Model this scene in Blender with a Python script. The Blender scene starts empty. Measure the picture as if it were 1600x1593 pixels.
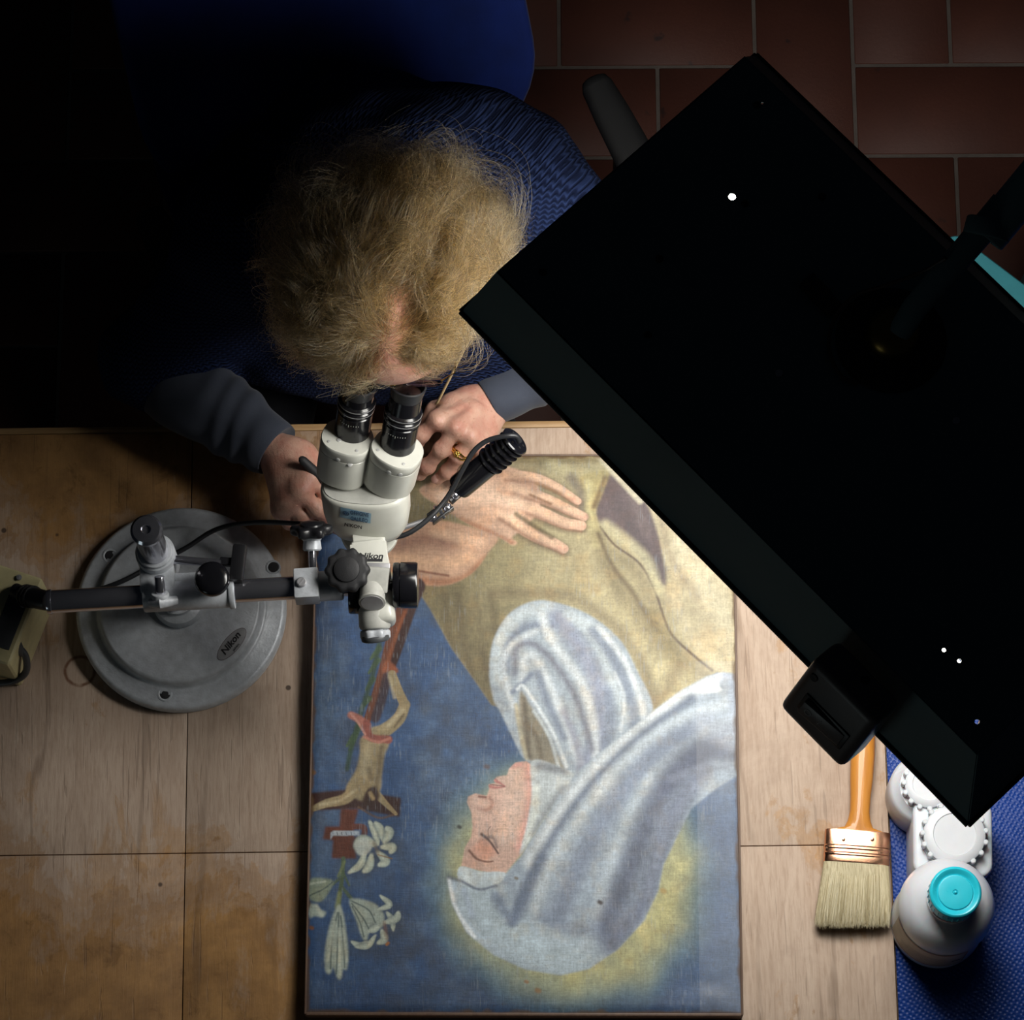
import bpy, bmesh, math, random
import numpy as np
from mathutils import Vector, Matrix, Quaternion
random.seed(7); RNG = np.random.default_rng(7)
S = bpy.context.scene; COL = S.collection
PI = math.pi
# ------------------------------------------------------------------ camera, world, exposure
F_PX = 5200.0; DIST = 4.33; PITCH = math.radians(17.3); ROLL = math.radians(-1.4); TZ = 0.75
CAM_R = Matrix.Rotation(PITCH, 3, 'X') @ Matrix.Rotation(ROLL, 3, 'Z')
CAM_C = Vector((0, 0, TZ)) - CAM_R @ Vector((0, 0, -1)) * DIST
cd = bpy.data.cameras.new('camera'); cam = bpy.data.objects.new('camera', cd); COL.objects.link(cam)
cam.matrix_world = Matrix.Translation(CAM_C) @ CAM_R.to_4x4()
cd.sensor_fit = 'HORIZONTAL'; cd.sensor_width = 36; cd.lens = F_PX * 36 / 1600; cd.clip_end = 50
S.camera = cam
w = bpy.data.worlds.new('world'); S.world = w; w.use_nodes = True
w.node_tree.nodes['Background'].inputs[0].default_value = (0.55, 0.7, 1, 1)
w.node_tree.nodes['Background'].inputs[1].default_value = 0.004
S.view_settings.view_transform = 'Standard'; S.view_settings.look = 'None'
S.view_settings.exposure = 0.0; S.view_settings.gamma = 1; S.view_settings.use_curve_mapping = False
try: S.cycles.use_denoising = True
except Exception: pass
LAMP_W = 9.3                                   # the desk lamp's tubes, used by the lamp builder
# cool fill light added low behind the camera to lift the hood's side wall
def area(name, loc, aim, size, energy, color):
    l = bpy.data.lights.new(name, 'AREA'); l.shape = 'DISK'; l.size = size; l.energy = energy; l.color = color
    o = bpy.data.objects.new(name, l); COL.objects.link(o); o.location = loc
    o.rotation_euler = (Vector(aim) - Vector(loc)).to_track_quat('-Z', 'Y').to_euler(); return o
area('hood_fill_light', (-1.9, -2.3, 1.22), (0.1, 0.0, 1.35), 0.8, 1.3, (.85, 1.0, 1.0))
# ------------------------------------------------------------------ measuring: photo pixel + height -> place
def P(px, py, z):
    d = CAM_R @ Vector(((px - 800) / F_PX, -(py - 796.5) / F_PX, -1))
    return CAM_C + d * ((z - CAM_C.z) / d.z)
def px2m(z): return F_PX / ((CAM_C.z - z) / math.cos(PITCH))     # pixels per metre near the axis

# ------------------------------------------------------------------ objects
ORG = {}
def tag(o, label=None, cat=None, group=None, kind=None):
    if label: o['label'] = label
    if cat: o['category'] = cat
    if group: o['group'] = group
    if kind: o['kind'] = kind
    return o
def thing(name, loc, label, cat, group=None):
    o = bpy.data.objects.new(name, None); COL.objects.link(o); o.location = loc; o.empty_display_size = .05
    ORG[o.name] = Vector(loc); return tag(o, label, cat, group)
def link(name, me, mat, parent=None, org=None):
    """me has world coordinates; moved so that the origin is the thing's base"""
    if parent is not None: org = ORG[parent.name]
    elif org is None: org = Vector((0, 0, 0))
    org = Vector(org)
    me.transform(Matrix.Translation(-org))
    o = bpy.data.objects.new(name, me); COL.objects.link(o)
    if mat is not None and not me.materials: me.materials.append(mat)
    if parent is not None: o.parent = parent
    else: o.location = org
    ORG[o.name] = org
    return o
def frame_of(d, up=(0, 0, 1)):
    d = Vector(d).normalized(); up = Vector(up)
    if abs(d.dot(up)) > .98: up = Vector((0, 1, 0))
    x = up.cross(d).normalized(); y = d.cross(x)
    return Matrix((x, y, d)).transposed()          # columns x, y, d
class MB:
    def __init__(s): s.bm = bmesh.new()
    def lathe(s, prof, o, d=(0, 0, 1), n=32, cap=True, lobes=0, lobe=0.0, up=(0, 0, 1)):
        """prof: [(radius, height)] round axis d from point o"""
        M = frame_of(d, up); o = Vector(o); rings = []
        for r, h in prof:
            ring = []
            for k in range(n):
                a = 2 * PI * k / n
                rr = r * (1 + lobe * math.cos(lobes * a)) if lobes else r
                ring.append(s.bm.verts.new(o + M @ Vector((rr * math.cos(a), rr * math.sin(a), h))))
            rings.append(ring)
        for a, b in zip(rings, rings[1:]):
            for k in range(n): s.bm.faces.new((a[k], a[(k + 1) % n], b[(k + 1) % n], b[k]))
        if cap:
            s.bm.faces.new(list(reversed(rings[0]))); s.bm.faces.new(rings[-1])
        return s
    def cyl(s, a, b, r, r2=None, n=32, bev=0.0):
        a, b = Vector(a), Vector(b); L = (b - a).length; r2 = r if r2 is None else r2
        p = [(r, 0), (r2, L)] if bev <= 0 else [(r - bev, 0), (r - bev * .3, bev * .3), (r, bev), (r2, L - bev), (r2 - bev * .3, L - bev * .3), (r2 - bev, L)]
        return s.lathe(p, a, b - a, n)
    def box(s, c, size, M=None, bev=0.0, seg=2):
        M = M or Matrix.Identity(3); c = Vector(c); t = bmesh.new()
        bmesh.ops.create_cube(t, size=1)
        for v in t.verts: v.co = Vector((v.co.x * size[0], v.co.y * size[1], v.co.z * size[2]))
        if bev > 0: bmesh.ops.bevel(t, geom=list(t.edges), offset=bev, segments=seg, affect='EDGES', profile=.6)
        for v in t.verts: v.co = c + M @ v.co
        s.add(t); return s
    def add(s, t):
        me = bpy.data.meshes.new('t'); t.to_mesh(me); t.free(); s.bm.from_mesh(me); bpy.data.meshes.remove(me)
    def prism(s, pts, z0, z1, M=None, o=(0, 0, 0), bev=0.0, seg=2, taper=1.0):
        M = M or Matrix.Identity(3); o = Vector(o); t = bmesh.new()
        cx = sum(p[0] for p in pts) / len(pts); cy = sum(p[1] for p in pts) / len(pts)
        lo = [t.verts.new((p[0], p[1], z0)) for p in pts]
        hi = [t.verts.new((cx + (p[0] - cx) * taper, cy + (p[1] - cy) * taper, z1)) for p in pts]
        n = len(pts)
        f0 = t.faces.new(list(reversed(lo))); f1 = t.faces.new(hi)
        for k in range(n): t.faces.new((lo[k], lo[(k + 1) % n], hi[(k + 1) % n], hi[k]))
        bmesh.ops.recalc_face_normals(t, faces=t.faces)
        if bev > 0:
            es = list(set(list(f0.edges) + list(f1.edges)))
            bmesh.ops.bevel(t, geom=es, offset=bev, segments=seg, affect='EDGES', profile=.6)
        for v in t.verts: v.co = o + M @ v.co
        s.add(t); return s
    def sweep(s, pts, r, n=12, cap=True, flat=1.0):
        pts = [Vector(p) for p in pts]; rs = r if isinstance(r, (list, tuple)) else [r] * len(pts)
        rings = []; prev = None
        for i, p in enumerate(pts):
            d = (pts[min(i + 1, len(pts) - 1)] - pts[max(i - 1, 0)]).normalized()
            if prev is None: M = frame_of(d); x = M.col[0].copy()
            else:
                x = (prev - d * prev.dot(d)).normalized()
            y = d.cross(x); prev = x
            rings.append([s.bm.verts.new(p + x * rs[i] * math.cos(2 * PI * k / n) + y * rs[i] * flat * math.sin(2 * PI * k / n)) for k in range(n)])
        for a, b in zip(rings, rings[1:]):
            for k in range(n): s.bm.faces.new((a[k], a[(k + 1) % n], b[(k + 1) % n], b[k]))
        if cap: s.bm.faces.new(list(reversed(rings[0]))); s.bm.faces.new(rings[-1])
        return s
    def mesh(s, ang=35):
        bmesh.ops.recalc_face_normals(s.bm, faces=s.bm.faces)
        me = bpy.data.meshes.new('m'); s.bm.to_mesh(me); s.bm.free()
        me.polygons.foreach_set('use_smooth', [True] * len(me.polygons))
        me.set_sharp_from_angle(angle=math.radians(ang)); return me
    def build(s, name, mat, parent=None, org=None, ang=35):
        return link(name, s.mesh(ang), mat, parent, org)
def spline(pts, n=8):
    """Catmull-Rom through the points"""
    pts = [Vector(p) for p in pts]; out = []
    q = [pts[0] * 2 - pts[1]] + pts + [pts[-1] * 2 - pts[-2]]
    for i in range(len(pts) - 1):
        a, b, c, d = q[i:i + 4]
        for k in range(n):
            t = k / n
            out.append(.5 * ((2 * b) + (c - a) * t + (2 * a - 5 * b + 4 * c - d) * t * t + (3 * b - a - 3 * c + d) * t ** 3))
    out.append(pts[-1]); return out
def rrect(w, h, r, n=6):
    out = []
    for cx, cy, a0 in ((w / 2 - r, h / 2 - r, 0), (-w / 2 + r, h / 2 - r, 90), (-w / 2 + r, -h / 2 + r, 180), (w / 2 - r, -h / 2 + r, 270)):
        for k in range(n + 1):
            a = math.radians(a0 + 90 * k / n); out.append((cx + r * math.cos(a), cy + r * math.sin(a)))
    return out
def rotz(a): return Matrix.Rotation(a, 3, 'Z')
def text(name, s, size, o, M, mat, parent, align='CENTER', ext=.00015, bold=0.0, shear=0.0, sx=1.0):
    cu = bpy.data.curves.new('t', 'FONT'); cu.body = s; cu.size = size; cu.align_x = align; cu.align_y = 'CENTER'
    cu.extrude = ext; cu.offset = bold; cu.shear = shear; cu.resolution_u = 3
    t = bpy.data.objects.new('t', cu); COL.objects.link(t)
    dg = bpy.context.evaluated_depsgraph_get(); me = bpy.data.meshes.new_from_object(t.evaluated_get(dg))
    bpy.data.objects.remove(t); bpy.data.curves.remove(cu)
    me.transform(Matrix.Diagonal((sx, 1, 1, 1))); me.transform(M.to_4x4()); me.transform(Matrix.Translation(Vector(o)))
    me.materials.clear(); return link(name, me, mat, parent)

# ------------------------------------------------------------------ materials
class NT:
    def __init__(s, name):
        s.m = bpy.data.materials.new(name); s.m.use_nodes = True; s.t = s.m.node_tree
        s.b = s.t.nodes['Principled BSDF']; s._tc = None
    def n(s, typ, ins=None, **kw):
        nd = s.t.nodes.new(typ)
        for k, v in kw.items(): setattr(nd, k, v)
        for k, v in (ins or {}).items(): s.set(nd, k, v)
        return nd
    def set(s, nd, k, v):
        i = nd.inputs[k]
        if isinstance(v, bpy.types.NodeSocket): s.t.links.new(v, i)
        elif isinstance(v, bpy.types.Node): s.t.links.new(v.outputs[0], i)
        elif isinstance(v, (tuple, list)) and len(v) == 3 and i.type == 'RGBA': i.default_value = (*v, 1)
        else: i.default_value = v
    def co(s, scale=(1, 1, 1), rot=(0, 0, 0), loc=(0, 0, 0), src='Object'):
        if s._tc is None: s._tc = s.n('ShaderNodeTexCoord')
        return s.n('ShaderNodeMapping', {'Vector': s._tc.outputs[src], 'Scale': scale, 'Rotation': rot, 'Location': loc}).outputs[0]
    def noise(s, co, scale, detail=4, rough=.55, dist=0.0):
        return s.n('ShaderNodeTexNoise', {'Vector': co, 'Scale': scale, 'Detail': detail, 'Roughness': rough, 'Distortion': dist}).outputs[0]
    def ramp(s, fac, stops, interp='LINEAR'):
        nd = s.n('ShaderNodeValToRGB', {'Fac': fac}); cr = nd.color_ramp; cr.interpolation = interp
        while len(cr.elements) < len(stops): cr.elements.new(.5)
        for e, (p, c) in zip(cr.elements, stops):
            e.position = p; e.color = (*c, 1) if isinstance(c, (tuple, list)) else (c, c, c, 1)
        return nd.outputs[0]
    def mix(s, fac, a, b, mode='MIX'):
        nd = s.n('ShaderNodeMix', data_type='RGBA', blend_type=mode); s.set(nd, 0, fac); s.set(nd, 6, a); s.set(nd, 7, b); return nd.outputs[2]
    def math(s, op, a, b=0.0, c=0.0, clamp=False):
        nd = s.n('ShaderNodeMath', operation=op, use_clamp=clamp); s.set(nd, 0, a); s.set(nd, 1, b); s.set(nd, 2, c); return nd.outputs[0]
    def sep(s, v):
        nd = s.n('ShaderNodeSeparateXYZ', {0: v}); return nd.outputs
    def bump(s, h, strength=.3, dist=.001, normal=None):
        ins = {'Height': h, 'Strength': strength, 'Distance': dist}
        if normal is not None: ins['Normal'] = normal
        return s.n('ShaderNodeBump', ins).outputs[0]
    def out(s, **kw):
        for k, v in kw.items(): s.set(s.b, {'color': 'Base Color', 'rough': 'Roughness', 'metal': 'Metallic', 'normal': 'Normal', 'spec': 'Specular IOR Level', 'coat': 'Coat Weight', 'coatr': 'Coat Roughness', 'trans': 'Transmission Weight', 'ior': 'IOR', 'alpha': 'Alpha', 'sss': 'Subsurface Weight', 'sssr': 'Subsurface Radius', 'ssss': 'Subsurface Scale', 'emis': 'Emission Color', 'emiss': 'Emission Strength', 'sheen': 'Sheen Weight', 'aniso': 'Anisotropic'}[k], v)
        return s.m
def plain(name, c, rough=.5, metal=0.0, var=.15, sc=60, bump=.1, bsc=900, **kw):
    """a plain procedural finish: mottled colour, uneven gloss, fine relief"""
    N = NT(name); co = N.co()
    v = N.noise(co, sc, 5); f = N.ramp(v, [(.3, 0.0), (.7, 1.0)])
    c2 = tuple(max(0, x * (1 - var)) for x in c)
    col = N.mix(f, c, c2)
    r = N.math('ADD', rough - .06, N.math('MULTIPLY', N.noise(co, sc * 2.2, 3), .12), clamp=True)
    N.out(color=col, rough=r, metal=metal, normal=N.bump(N.noise(co, bsc, 2), bump, .0006), **kw)
    return N.m
M = {}
M['black_plastic'] = plain('black_plastic', (.012, .012, .014), .32, bump=.05)
M['black_gloss'] = plain('black_gloss', (.008, .008, .010), .18, bump=.02)
M['arm_pad'] = plain('arm_pad', (.0055, .0055, .006), .6, bump=.3)
M['black_matte'] = plain('black_matte', (.016, .016, .018), .6, bump=.3)
M['rubber_cable'] = plain('rubber_cable', (.018, .019, .022), .42)
M['grey_cable'] = plain('grey_cable', (.05, .055, .06), .45)
M['chrome'] = plain('chrome', (.60, .60, .66), .16, .93, var=.1, bump=.02)
M['screw'] = plain('bright_screw', (.55, .55, .54), .35, .3)
M['steel'] = plain('steel', (.5, .5, .52), .35, .55, var=.15, bump=.1)
M['cast_grey'] = plain('cast_grey', (.56, .59, .63), .42, .12, var=.25, sc=90, bump=.5, bsc=350)
M['scope_white'] = plain('scope_white', (.60, .60, .54), .36, var=.10, sc=35, bump=.06, coat=.2)
M['scope_white_worn'] = plain('scope_white_worn', (.52, .52, .48), .4, var=.25, sc=60, bump=.1)
M['brass'] = plain('brass', (.75, .5, .12), .25, 1.0)
M['gold'] = plain('gold', (.85, .6, .18), .2, 1.0, bump=.02)
M['ink'] = plain('ink', (.015, .015, .018), .5)
M['badge_blue'] = plain('badge_blue', (.27, .45, .58), .35)
M['badge_ink'] = plain('badge_ink', (.02, .06, .13), .4)
M['beige_case'] = plain('beige_case', (.60, .53, .29), .5, var=.18, bump=.3)
M['dark_panel'] = plain('dark_panel', (.06, .065, .07), .5)
M['glass'] = NT('glass').out(color=(.85, .9, .95), rough=.02, trans=1.0, ior=1.5)
M['lens_tint'] = NT('lens_tint').out(color=(.95, .86, .92), rough=.03, trans=1.0, ior=1.35)
M['white_cap'] = plain('white_cap', (.60, .61, .64), .4, var=.04, sss=.15, ssss=.01)
M['hdpe'] = plain('hdpe', (.62, .64, .68), .38, var=.05, sc=30, sss=.35, ssss=.02)
M['cyan_cap'] = plain('cyan_cap', (.02, .50, .62), .3, var=.06, bump=.05)
M['teal_paint'] = plain('teal_paint', (.045, .24, .28), .5, var=.1)
M['swab_wood'] = plain('swab_wood', (.62, .47, .25), .6)
M['eye_white'] = plain('eye_white', (.7, .68, .64), .2)
M['iris'] = plain('iris', (.05, .1, .12), .15)
M['stitch_red'] = plain('label_red', (.35, .03, .03), .5)
def m_hood():
    N = NT('lamp_paint'); co = N.co()
    chips = N.ramp(N.noise(co, 28, 8, .75), [(.70, 0.0), (.74, 1.0)])
    col = N.mix(N.ramp(N.noise(co, 9, 5), [(.3, 0.0), (.75, 1.0)]), (.14, .215, .215), (.17, .25, .25))
    col = N.mix(chips, col, (.14, .13, .11))
    return N.out(color=col, rough=N.math('ADD', .5, N.math('MULTIPLY', chips, .3)), spec=.3, normal=N.bump(N.noise(co, 500, 3), .15, .0006))
M['hood'] = m_hood()
def m_tube():
    N = NT('fluorescent_tube'); return N.out(color=(.8, .8, .8), emis=(1, .93, .82), emiss=9.0)
M['tube'] = m_tube()
def m_wood():
    N = NT('veneered_wood'); co = N.co(loc=(-.3, -.4, 0))
    g1 = N.noise(N.co((1, .09, 1)), 300, 6, .65, .5)                 # pores and grain along the boards
    g2 = N.noise(N.co((1, .12, 1)), 34, 5, .6, 1.2)
    base = N.mix(N.ramp(g2, [(.3, 0.0), (.7, 1.0)]), (.45, .335, .255), (.54, .42, .33))
    base = N.mix(N.math('MULTIPLY', N.ramp(g1, [(.35, 1.0), (.55, 0.0)]), .34), base, (.26, .16, .10))
    # old varnish left in patches: orange brown, with ragged edges; heavy at the left and along the front
    xyz = N.sep(co)
    n = N.noise(co, 5.5, 9, .66, .6)
    nn = N.noise(N.co((1, .35, 1)), 16, 8, .7, .8)
    left = N.math('MULTIPLY_ADD', xyz[0], -.55, .02, clamp=True)
    left = N.math('MINIMUM', left, .30)
    front = N.math('ABSOLUTE', N.math('ADD', xyz[1], .255)); front = N.math('MULTIPLY_ADD', front, .62, -.13)
    front = N.math('MINIMUM', N.math('MAXIMUM', front, -.12), .09)
    front = N.math('MULTIPLY', front, N.math('MINIMUM', N.math('MULTIPLY', left, 5.0), 1.0))
    k = N.math('ADD', N.math('ADD', N.math('MULTIPLY', n, .56), N.math('MULTIPLY', nn, .44)), N.math('ADD', N.math('MULTIPLY', left, .40), N.math('MULTIPLY', front, 1.6)))
    f = N.ramp(k, [(.545, 0.0), (.572, .5), (.60, .35), (.625, .8), (.66, .62), (.70, 1.0)])
    varn = N.mix(N.ramp(N.noise(co, 19, 7, .7), [(.38, 0.0), (.62, 1.0)]), (.47, .245, .075), (.30, .15, .045))
    col = N.mix(N.math('MULTIPLY', f, .88), base, varn)
    wash = N.ramp(N.noise(N.co(loc=(9, 2, 0)), 4.2, 8, .7, .8), [(.42, 0.0), (.60, .42)])
    col = N.mix(wash, col, N.mix(f, (.30, .215, .16), (.17, .085, .035)))
    # flame figure: long dark lines drawn out along the grain
    fl = N.n('ShaderNodeTexWave', {'Vector': N.co((1, .16, 1)), 'Scale': 3.2, 'Distortion': 7.0, 'Detail': 4, 'Detail Scale': 1.6, 'Detail Roughness': .6}, wave_type='BANDS', bands_direction='X').outputs[1]
    fm = N.ramp(fl, [(.0, .8), (.022, 0.0)])
    fm = N.math('MULTIPLY', fm, N.ramp(N.noise(co, 3.3, 4), [(.46, 0.0), (.66, .6)]))
    col = N.mix(fm, col, (.13, .08, .05))
    cr = N.ramp(N.noise(N.co((1, .045, 1), loc=(3, 1, 0)), 210, 3, .5, .6), [(.64, 0.0), (.67, 1.0)])
    col = N.mix(N.math('MULTIPLY', cr, .24), col, (.08, .05, .035))
    sc2 = N.ramp(N.noise(N.co((1, .10, 1), (0, 0, .35)), 120, 4, .7, .3), [(.64, 0.0), (.70, .35)])
    col = N.mix(N.math('MULTIPLY', sc2, N.ramp(N.noise(co, 7, 3), [(.45, 0.0), (.6, 1.0)])), col, (.60, .50, .40))
    bl = N.ramp(N.noise(N.co(loc=(2, 7, 0)), 26, 6, .7, .5), [(.56, 0.0), (.66, .5)])
    col = N.mix(N.math('MULTIPLY', bl, f), col, (.13, .065, .025))
    # knots of dirt and small flecks of white paint
    d = N.n('ShaderNodeTexVoronoi', {'Vector': co, 'Scale': 11}).outputs['Distance']
    col = N.mix(N.ramp(d, [(.03, .85), (.045, 0.0)]), col, (.04, .025, .02))
    wsp = N.ramp(N.noise(N.co(loc=(5, 5, 0)), 60, 6, .7), [(.74, 0.0), (.78, .55)])
    col = N.mix(wsp, col, (.75, .72, .68))
    # rusty ring left by a tin
    c = P(125, 1048, TZ); dv = N.n('ShaderNodeVectorMath', {0: co, 1: tuple(c)}, operation='DISTANCE').outputs['Value']
    ring = N.math('ABSOLUTE', N.math('SUBTRACT', N.math('ADD', dv, N.math('MULTIPLY', N.noise(co, 90, 3), .003)), .0205))
    ring = N.math('MULTIPLY', N.ramp(N.math('MULTIPLY', ring, 300), [(.25, .85), (.95, 0.0)]), N.ramp(N.noise(co, 45, 3), [(.32, .3), (.5, 1.0)]))
    col = N.mix(ring, col, (.13, .05, .02))
    h = N.math('SUBTRACT', g1, N.math('MULTIPLY', cr, .8))
    return N.out(color=col, rough=N.ramp(f, [(.0, .75), (1.0, .5)]), spec=.3, normal=N.bump(h, .5, .0007))
M['wood'] = m_wood()
def m_edge(name, a, b, sc=(1, 1, 1)):
    N = NT(name); g = N.noise(N.co(sc), 120, 5, .6, .5)
    return N.out(color=N.mix(N.ramp(g, [(.3, 0.0), (.7, 1.0)]), a, b), rough=.55, normal=N.bump(g, .3, .0006))
M['lipping'] = m_edge('beech_lipping', (.44, .28, .13), (.30, .17, .07), (.1, 1, 1))
M['dark_wood'] = m_edge('dark_stretcher_wood', (.11, .055, .03), (.06, .03, .018), (1, .1, 1))
M['frame_wood'] = m_edge('frame_strip_wood', (.14, .085, .055), (.09, .052, .036), (1, .1, 1))
def m_tile():
    N = NT('terracotta'); co = N.co(); oi = N.n('ShaderNodeObjectInfo').outputs['Random']
    off = N.n('ShaderNodeVectorMath', {0: co, 1: N.n('ShaderNodeCombineXYZ', {0: N.math('MULTIPLY', oi, 31), 1: N.math('MULTIPLY', oi, 17)})}, operation='ADD').outputs[0]
    col = N.mix(N.ramp(N.noise(off, 9, 6), [(.3, 0.0), (.7, 1.0)]), (.105, .033, .020), (.080, .026, .017))
    col = N.mix(N.math('MULTIPLY', oi, .35), col, (.070, .024, .017))
    spots = N.ramp(N.noise(off, 22, 3, .5), [(.70, 0.0), (.74, .8)])
    col = N.mix(spots, col, (.025, .015, .015))
    return N.out(color=col, rough=.62, normal=N.bump(N.noise(off, 160, 4), .25, .001))
M['tile'] = m_tile()
M['grout'] = plain('grout', (.14, .115, .10), .9, var=.25, sc=25, bump=.6)
def m_mat():
    N = NT('dimpled_blue_vinyl'); co = N.co()
    v = N.n('ShaderNodeTexVoronoi', {'Vector': N.co((1, 1, 0), (0, 0, .6)), 'Scale': 185, 'Randomness': .25}, feature='F1').outputs['Distance']
    col = N.mix(N.ramp(N.noise(co, 14, 4), [(.3, 0.0), (.7, 1.0)]), (.004, .040, .25), (.003, .032, .20))
    sp = N.ramp(N.noise(co, 260, 3), [(.70, 0.0), (.76, .5)])
    col = N.mix(N.math('MULTIPLY', sp, .5), col, (.2, .3, .5))
    return N.out(color=col, rough=.42, spec=.3, normal=N.bump(N.ramp(v, [(.1, 0.0), (.5, 1.0)]), .55, .0012))
M['mat'] = m_mat()
def m_knit():
    N = NT('navy_knit'); u = N.co((1, 1, 1), (.0, .35, .25))
    x = N.sep(N.n('ShaderNodeVectorMath', {0: u, 1: N.n('ShaderNodeVectorMath', {0: N.n('ShaderNodeTexNoise', {'Vector': u, 'Scale': 6.0}).outputs['Color'], 'Scale': .03}, operation='SCALE').outputs[0]}, operation='ADD').outputs[0])
    k = 2 * PI / .0075
    a = N.math('SINE', N.math('MULTIPLY', x[0], k)); rows = N.math('MULTIPLY', N.math('ADD', x[1], N.math('MULTIPLY', x[2], .9)), 2 * PI / .0085)
    b = N.math('SINE', N.math('ADD', rows, N.math('MULTIPLY', a, 1.5)))
    h = N.math('ADD', N.math('MULTIPLY', b, .6), N.math('MULTIPLY', a, .25)); fz = N.noise(u, 900, 3)
    hh = N.math('ADD', h, N.math('MULTIPLY', fz, .8))
    col = N.mix(N.ramp(hh, [(.0, 0.0), (1.0, 1.0)]), (.004, .0075, .026), (.014, .025, .075))
    return N.out(color=col, rough=.9, spec=.1, normal=N.bump(hh, .9, .0022))
M['knit'] = m_knit()
def m_cloth(name, a, b, sc=260):
    N = NT(name); co = N.co(); wv = N.noise(N.co((1, 1, 1), (.3, .2, .4)), sc * 4, 2)
    col = N.mix(N.ramp(N.noise(co, 18, 5), [(.3, 0.0), (.7, 1.0)]), a, b)
    return N.out(color=col, rough=.85, sheen=.1, spec=.2, normal=N.bump(wv, .4, .0005))
M['shirt'] = m_cloth('slate_jersey', (.052, .060, .082), (.038, .045, .064))
M['trousers'] = m_cloth('dark_trousers', (.02, .02, .025), (.015, .015, .02))
M['chair_fabric'] = m_cloth('royal_blue_upholstery', (.002, .012, .105), (.0015, .009, .075))
def m_skin():
    N = NT('skin'); co = N.co(); m = N.ramp(N.noise(co, 38, 4, .6), [(.35, 0.0), (.65, 1.0)])
    col = N.mix(m, (.60, .36, .27), (.50, .235, .175))
    fr = N.ramp(N.noise(co, 190, 3, .6), [(.60, 0.0), (.68, .45)])
    col = N.mix(fr, col, (.36, .16, .10))
    h = N.math('ADD', N.noise(co, 420, 4, .7), N.math('MULTIPLY', N.noise(N.co((1, .4, 1), (0, 0, .8)), 130, 3, .6, 1.5), 1.3))
    return N.out(color=col, rough=.42, sss=.12, sssr=(1, .35, .2), ssss=.006, spec=.5, normal=N.bump(h, .5, .0011))
M['skin'] = m_skin()
M['nail'] = plain('nail', (.62, .36, .30), .25, var=.05)
def m_bristle():
    N = NT('bristle'); g = N.noise(N.co((1, .03, 1), (0, 0, math.radians(-3))), 900, 3, .6)
    g2 = N.noise(N.co((1, .05, 1)), 90, 3)
    col = N.mix(N.ramp(g, [(.3, 0.0), (.7, 1.0)]), (.30, .24, .13), (.66, .58, .38))
    col = N.mix(N.math('MULTIPLY', N.ramp(g2, [(.4, 0.0), (.7, 1.0)]), .4), col, (.5, .43, .26))
    return N.out(color=col, rough=.6, normal=N.bump(g, .8, .001))
M['bristle'] = m_bristle()
def m_handle():
    N = NT('varnished_handle'); g = N.noise(N.co((1, .1, 1)), 120, 5, .6, .5)
    return N.out(color=N.mix(N.ramp(g, [(.3, 0.0), (.75, 1.0)]), (.58, .24, .035), (.42, .15, .02)), rough=.5, spec=.3, coat=.35, coatr=.04)
M['handle'] = m_handle()
M['copper'] = plain('copper_ferrule', (.80, .42, .26), .24, 1.0, var=.12, sc=25)
def m_hair():
    N = NT('hair_strand'); hi = N.n('ShaderNodeHairInfo'); r = hi.outputs['Random']
    col = N.ramp(r, [(.0, (.035, .019, .007)), (.4, (.10, .060, .022)), (.7, (.22, .145, .056)), (1.0, (.50, .37, .18))])
    h = N.n('ShaderNodeBsdfHairPrincipled', model='CHIANG', parametrization='COLOR')
    N.set(h, 'Color', col); N.set(h, 'Roughness', .34); N.set(h, 'Radial Roughness', .45); N.set(h, 'Random Roughness', .3); N.set(h, 'IOR', 1.55)
    N.t.links.new(h.outputs[0], N.t.nodes['Material Output'].inputs['Surface']); return N.m
M['hair'] = m_hair()

# ------------------------------------------------------------------ floor of terracotta tiles in herringbone
fl = MB(); fl.box((-.2, .3, -.02), (8, 5.6, .04)); floor = fl.build('floor', M['grout'])
tag(floor, kind='structure')
O0 = P(874, 106, 0); U = (P(1180, 106, 0) - O0).length / 2; fx = (P(1180, 104, 0) - O0).normalized(); fy = Vector((0, 0, 1)).cross(fx)
def tile_mesh(w, h):
    t = MB(); t.box((0, 0, .004), (w, h, .008), bev=.0016, seg=1); return t.mesh(60)
tH = tile_mesh(2 * U - .006, U - .006); tV = tile_mesh(U - .006, 2 * U - .006)
for me in (tH, tV): me.materials.append(M['tile'])
far = MB()
for r in range(-16, 18):
    for c in range(-26, 24):
        k = (c + r) % 4
        if k == 0: me, ox, oy = tH, (c + 1), -r + .5
        elif k == 2: me, ox, oy = tV, (c + .5), -r
        else: continue
        if not (-9 <= r < 9 and -18 <= c < 15):              # tiles beyond the nearest three hundred: one object
            p = O0 + fx * (ox * U) + fy * (oy * U)
            far.box((p.x, p.y, -.0015), ((2 * U if k == 0 else U) - .006, (U if k == 0 else 2 * U) - .006, .008), rotz(math.atan2(fx.y, fx.x)), bev=.0014, seg=1); continue
        o = bpy.data.objects.new('tile', me); COL.objects.link(o); o.parent = floor
        p = O0 + fx * (ox * U) + fy * (oy * U); o.location = (p.x, p.y, -.0055 + random.uniform(-.0005, .0005))
        o.rotation_euler = (random.uniform(-.002, .002), random.uniform(-.002, .002), math.atan2(fx.y, fx.x) + random.uniform(-.002, .002))

tag(far.build('tile', M['tile'], floor), kind='stuff')
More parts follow.
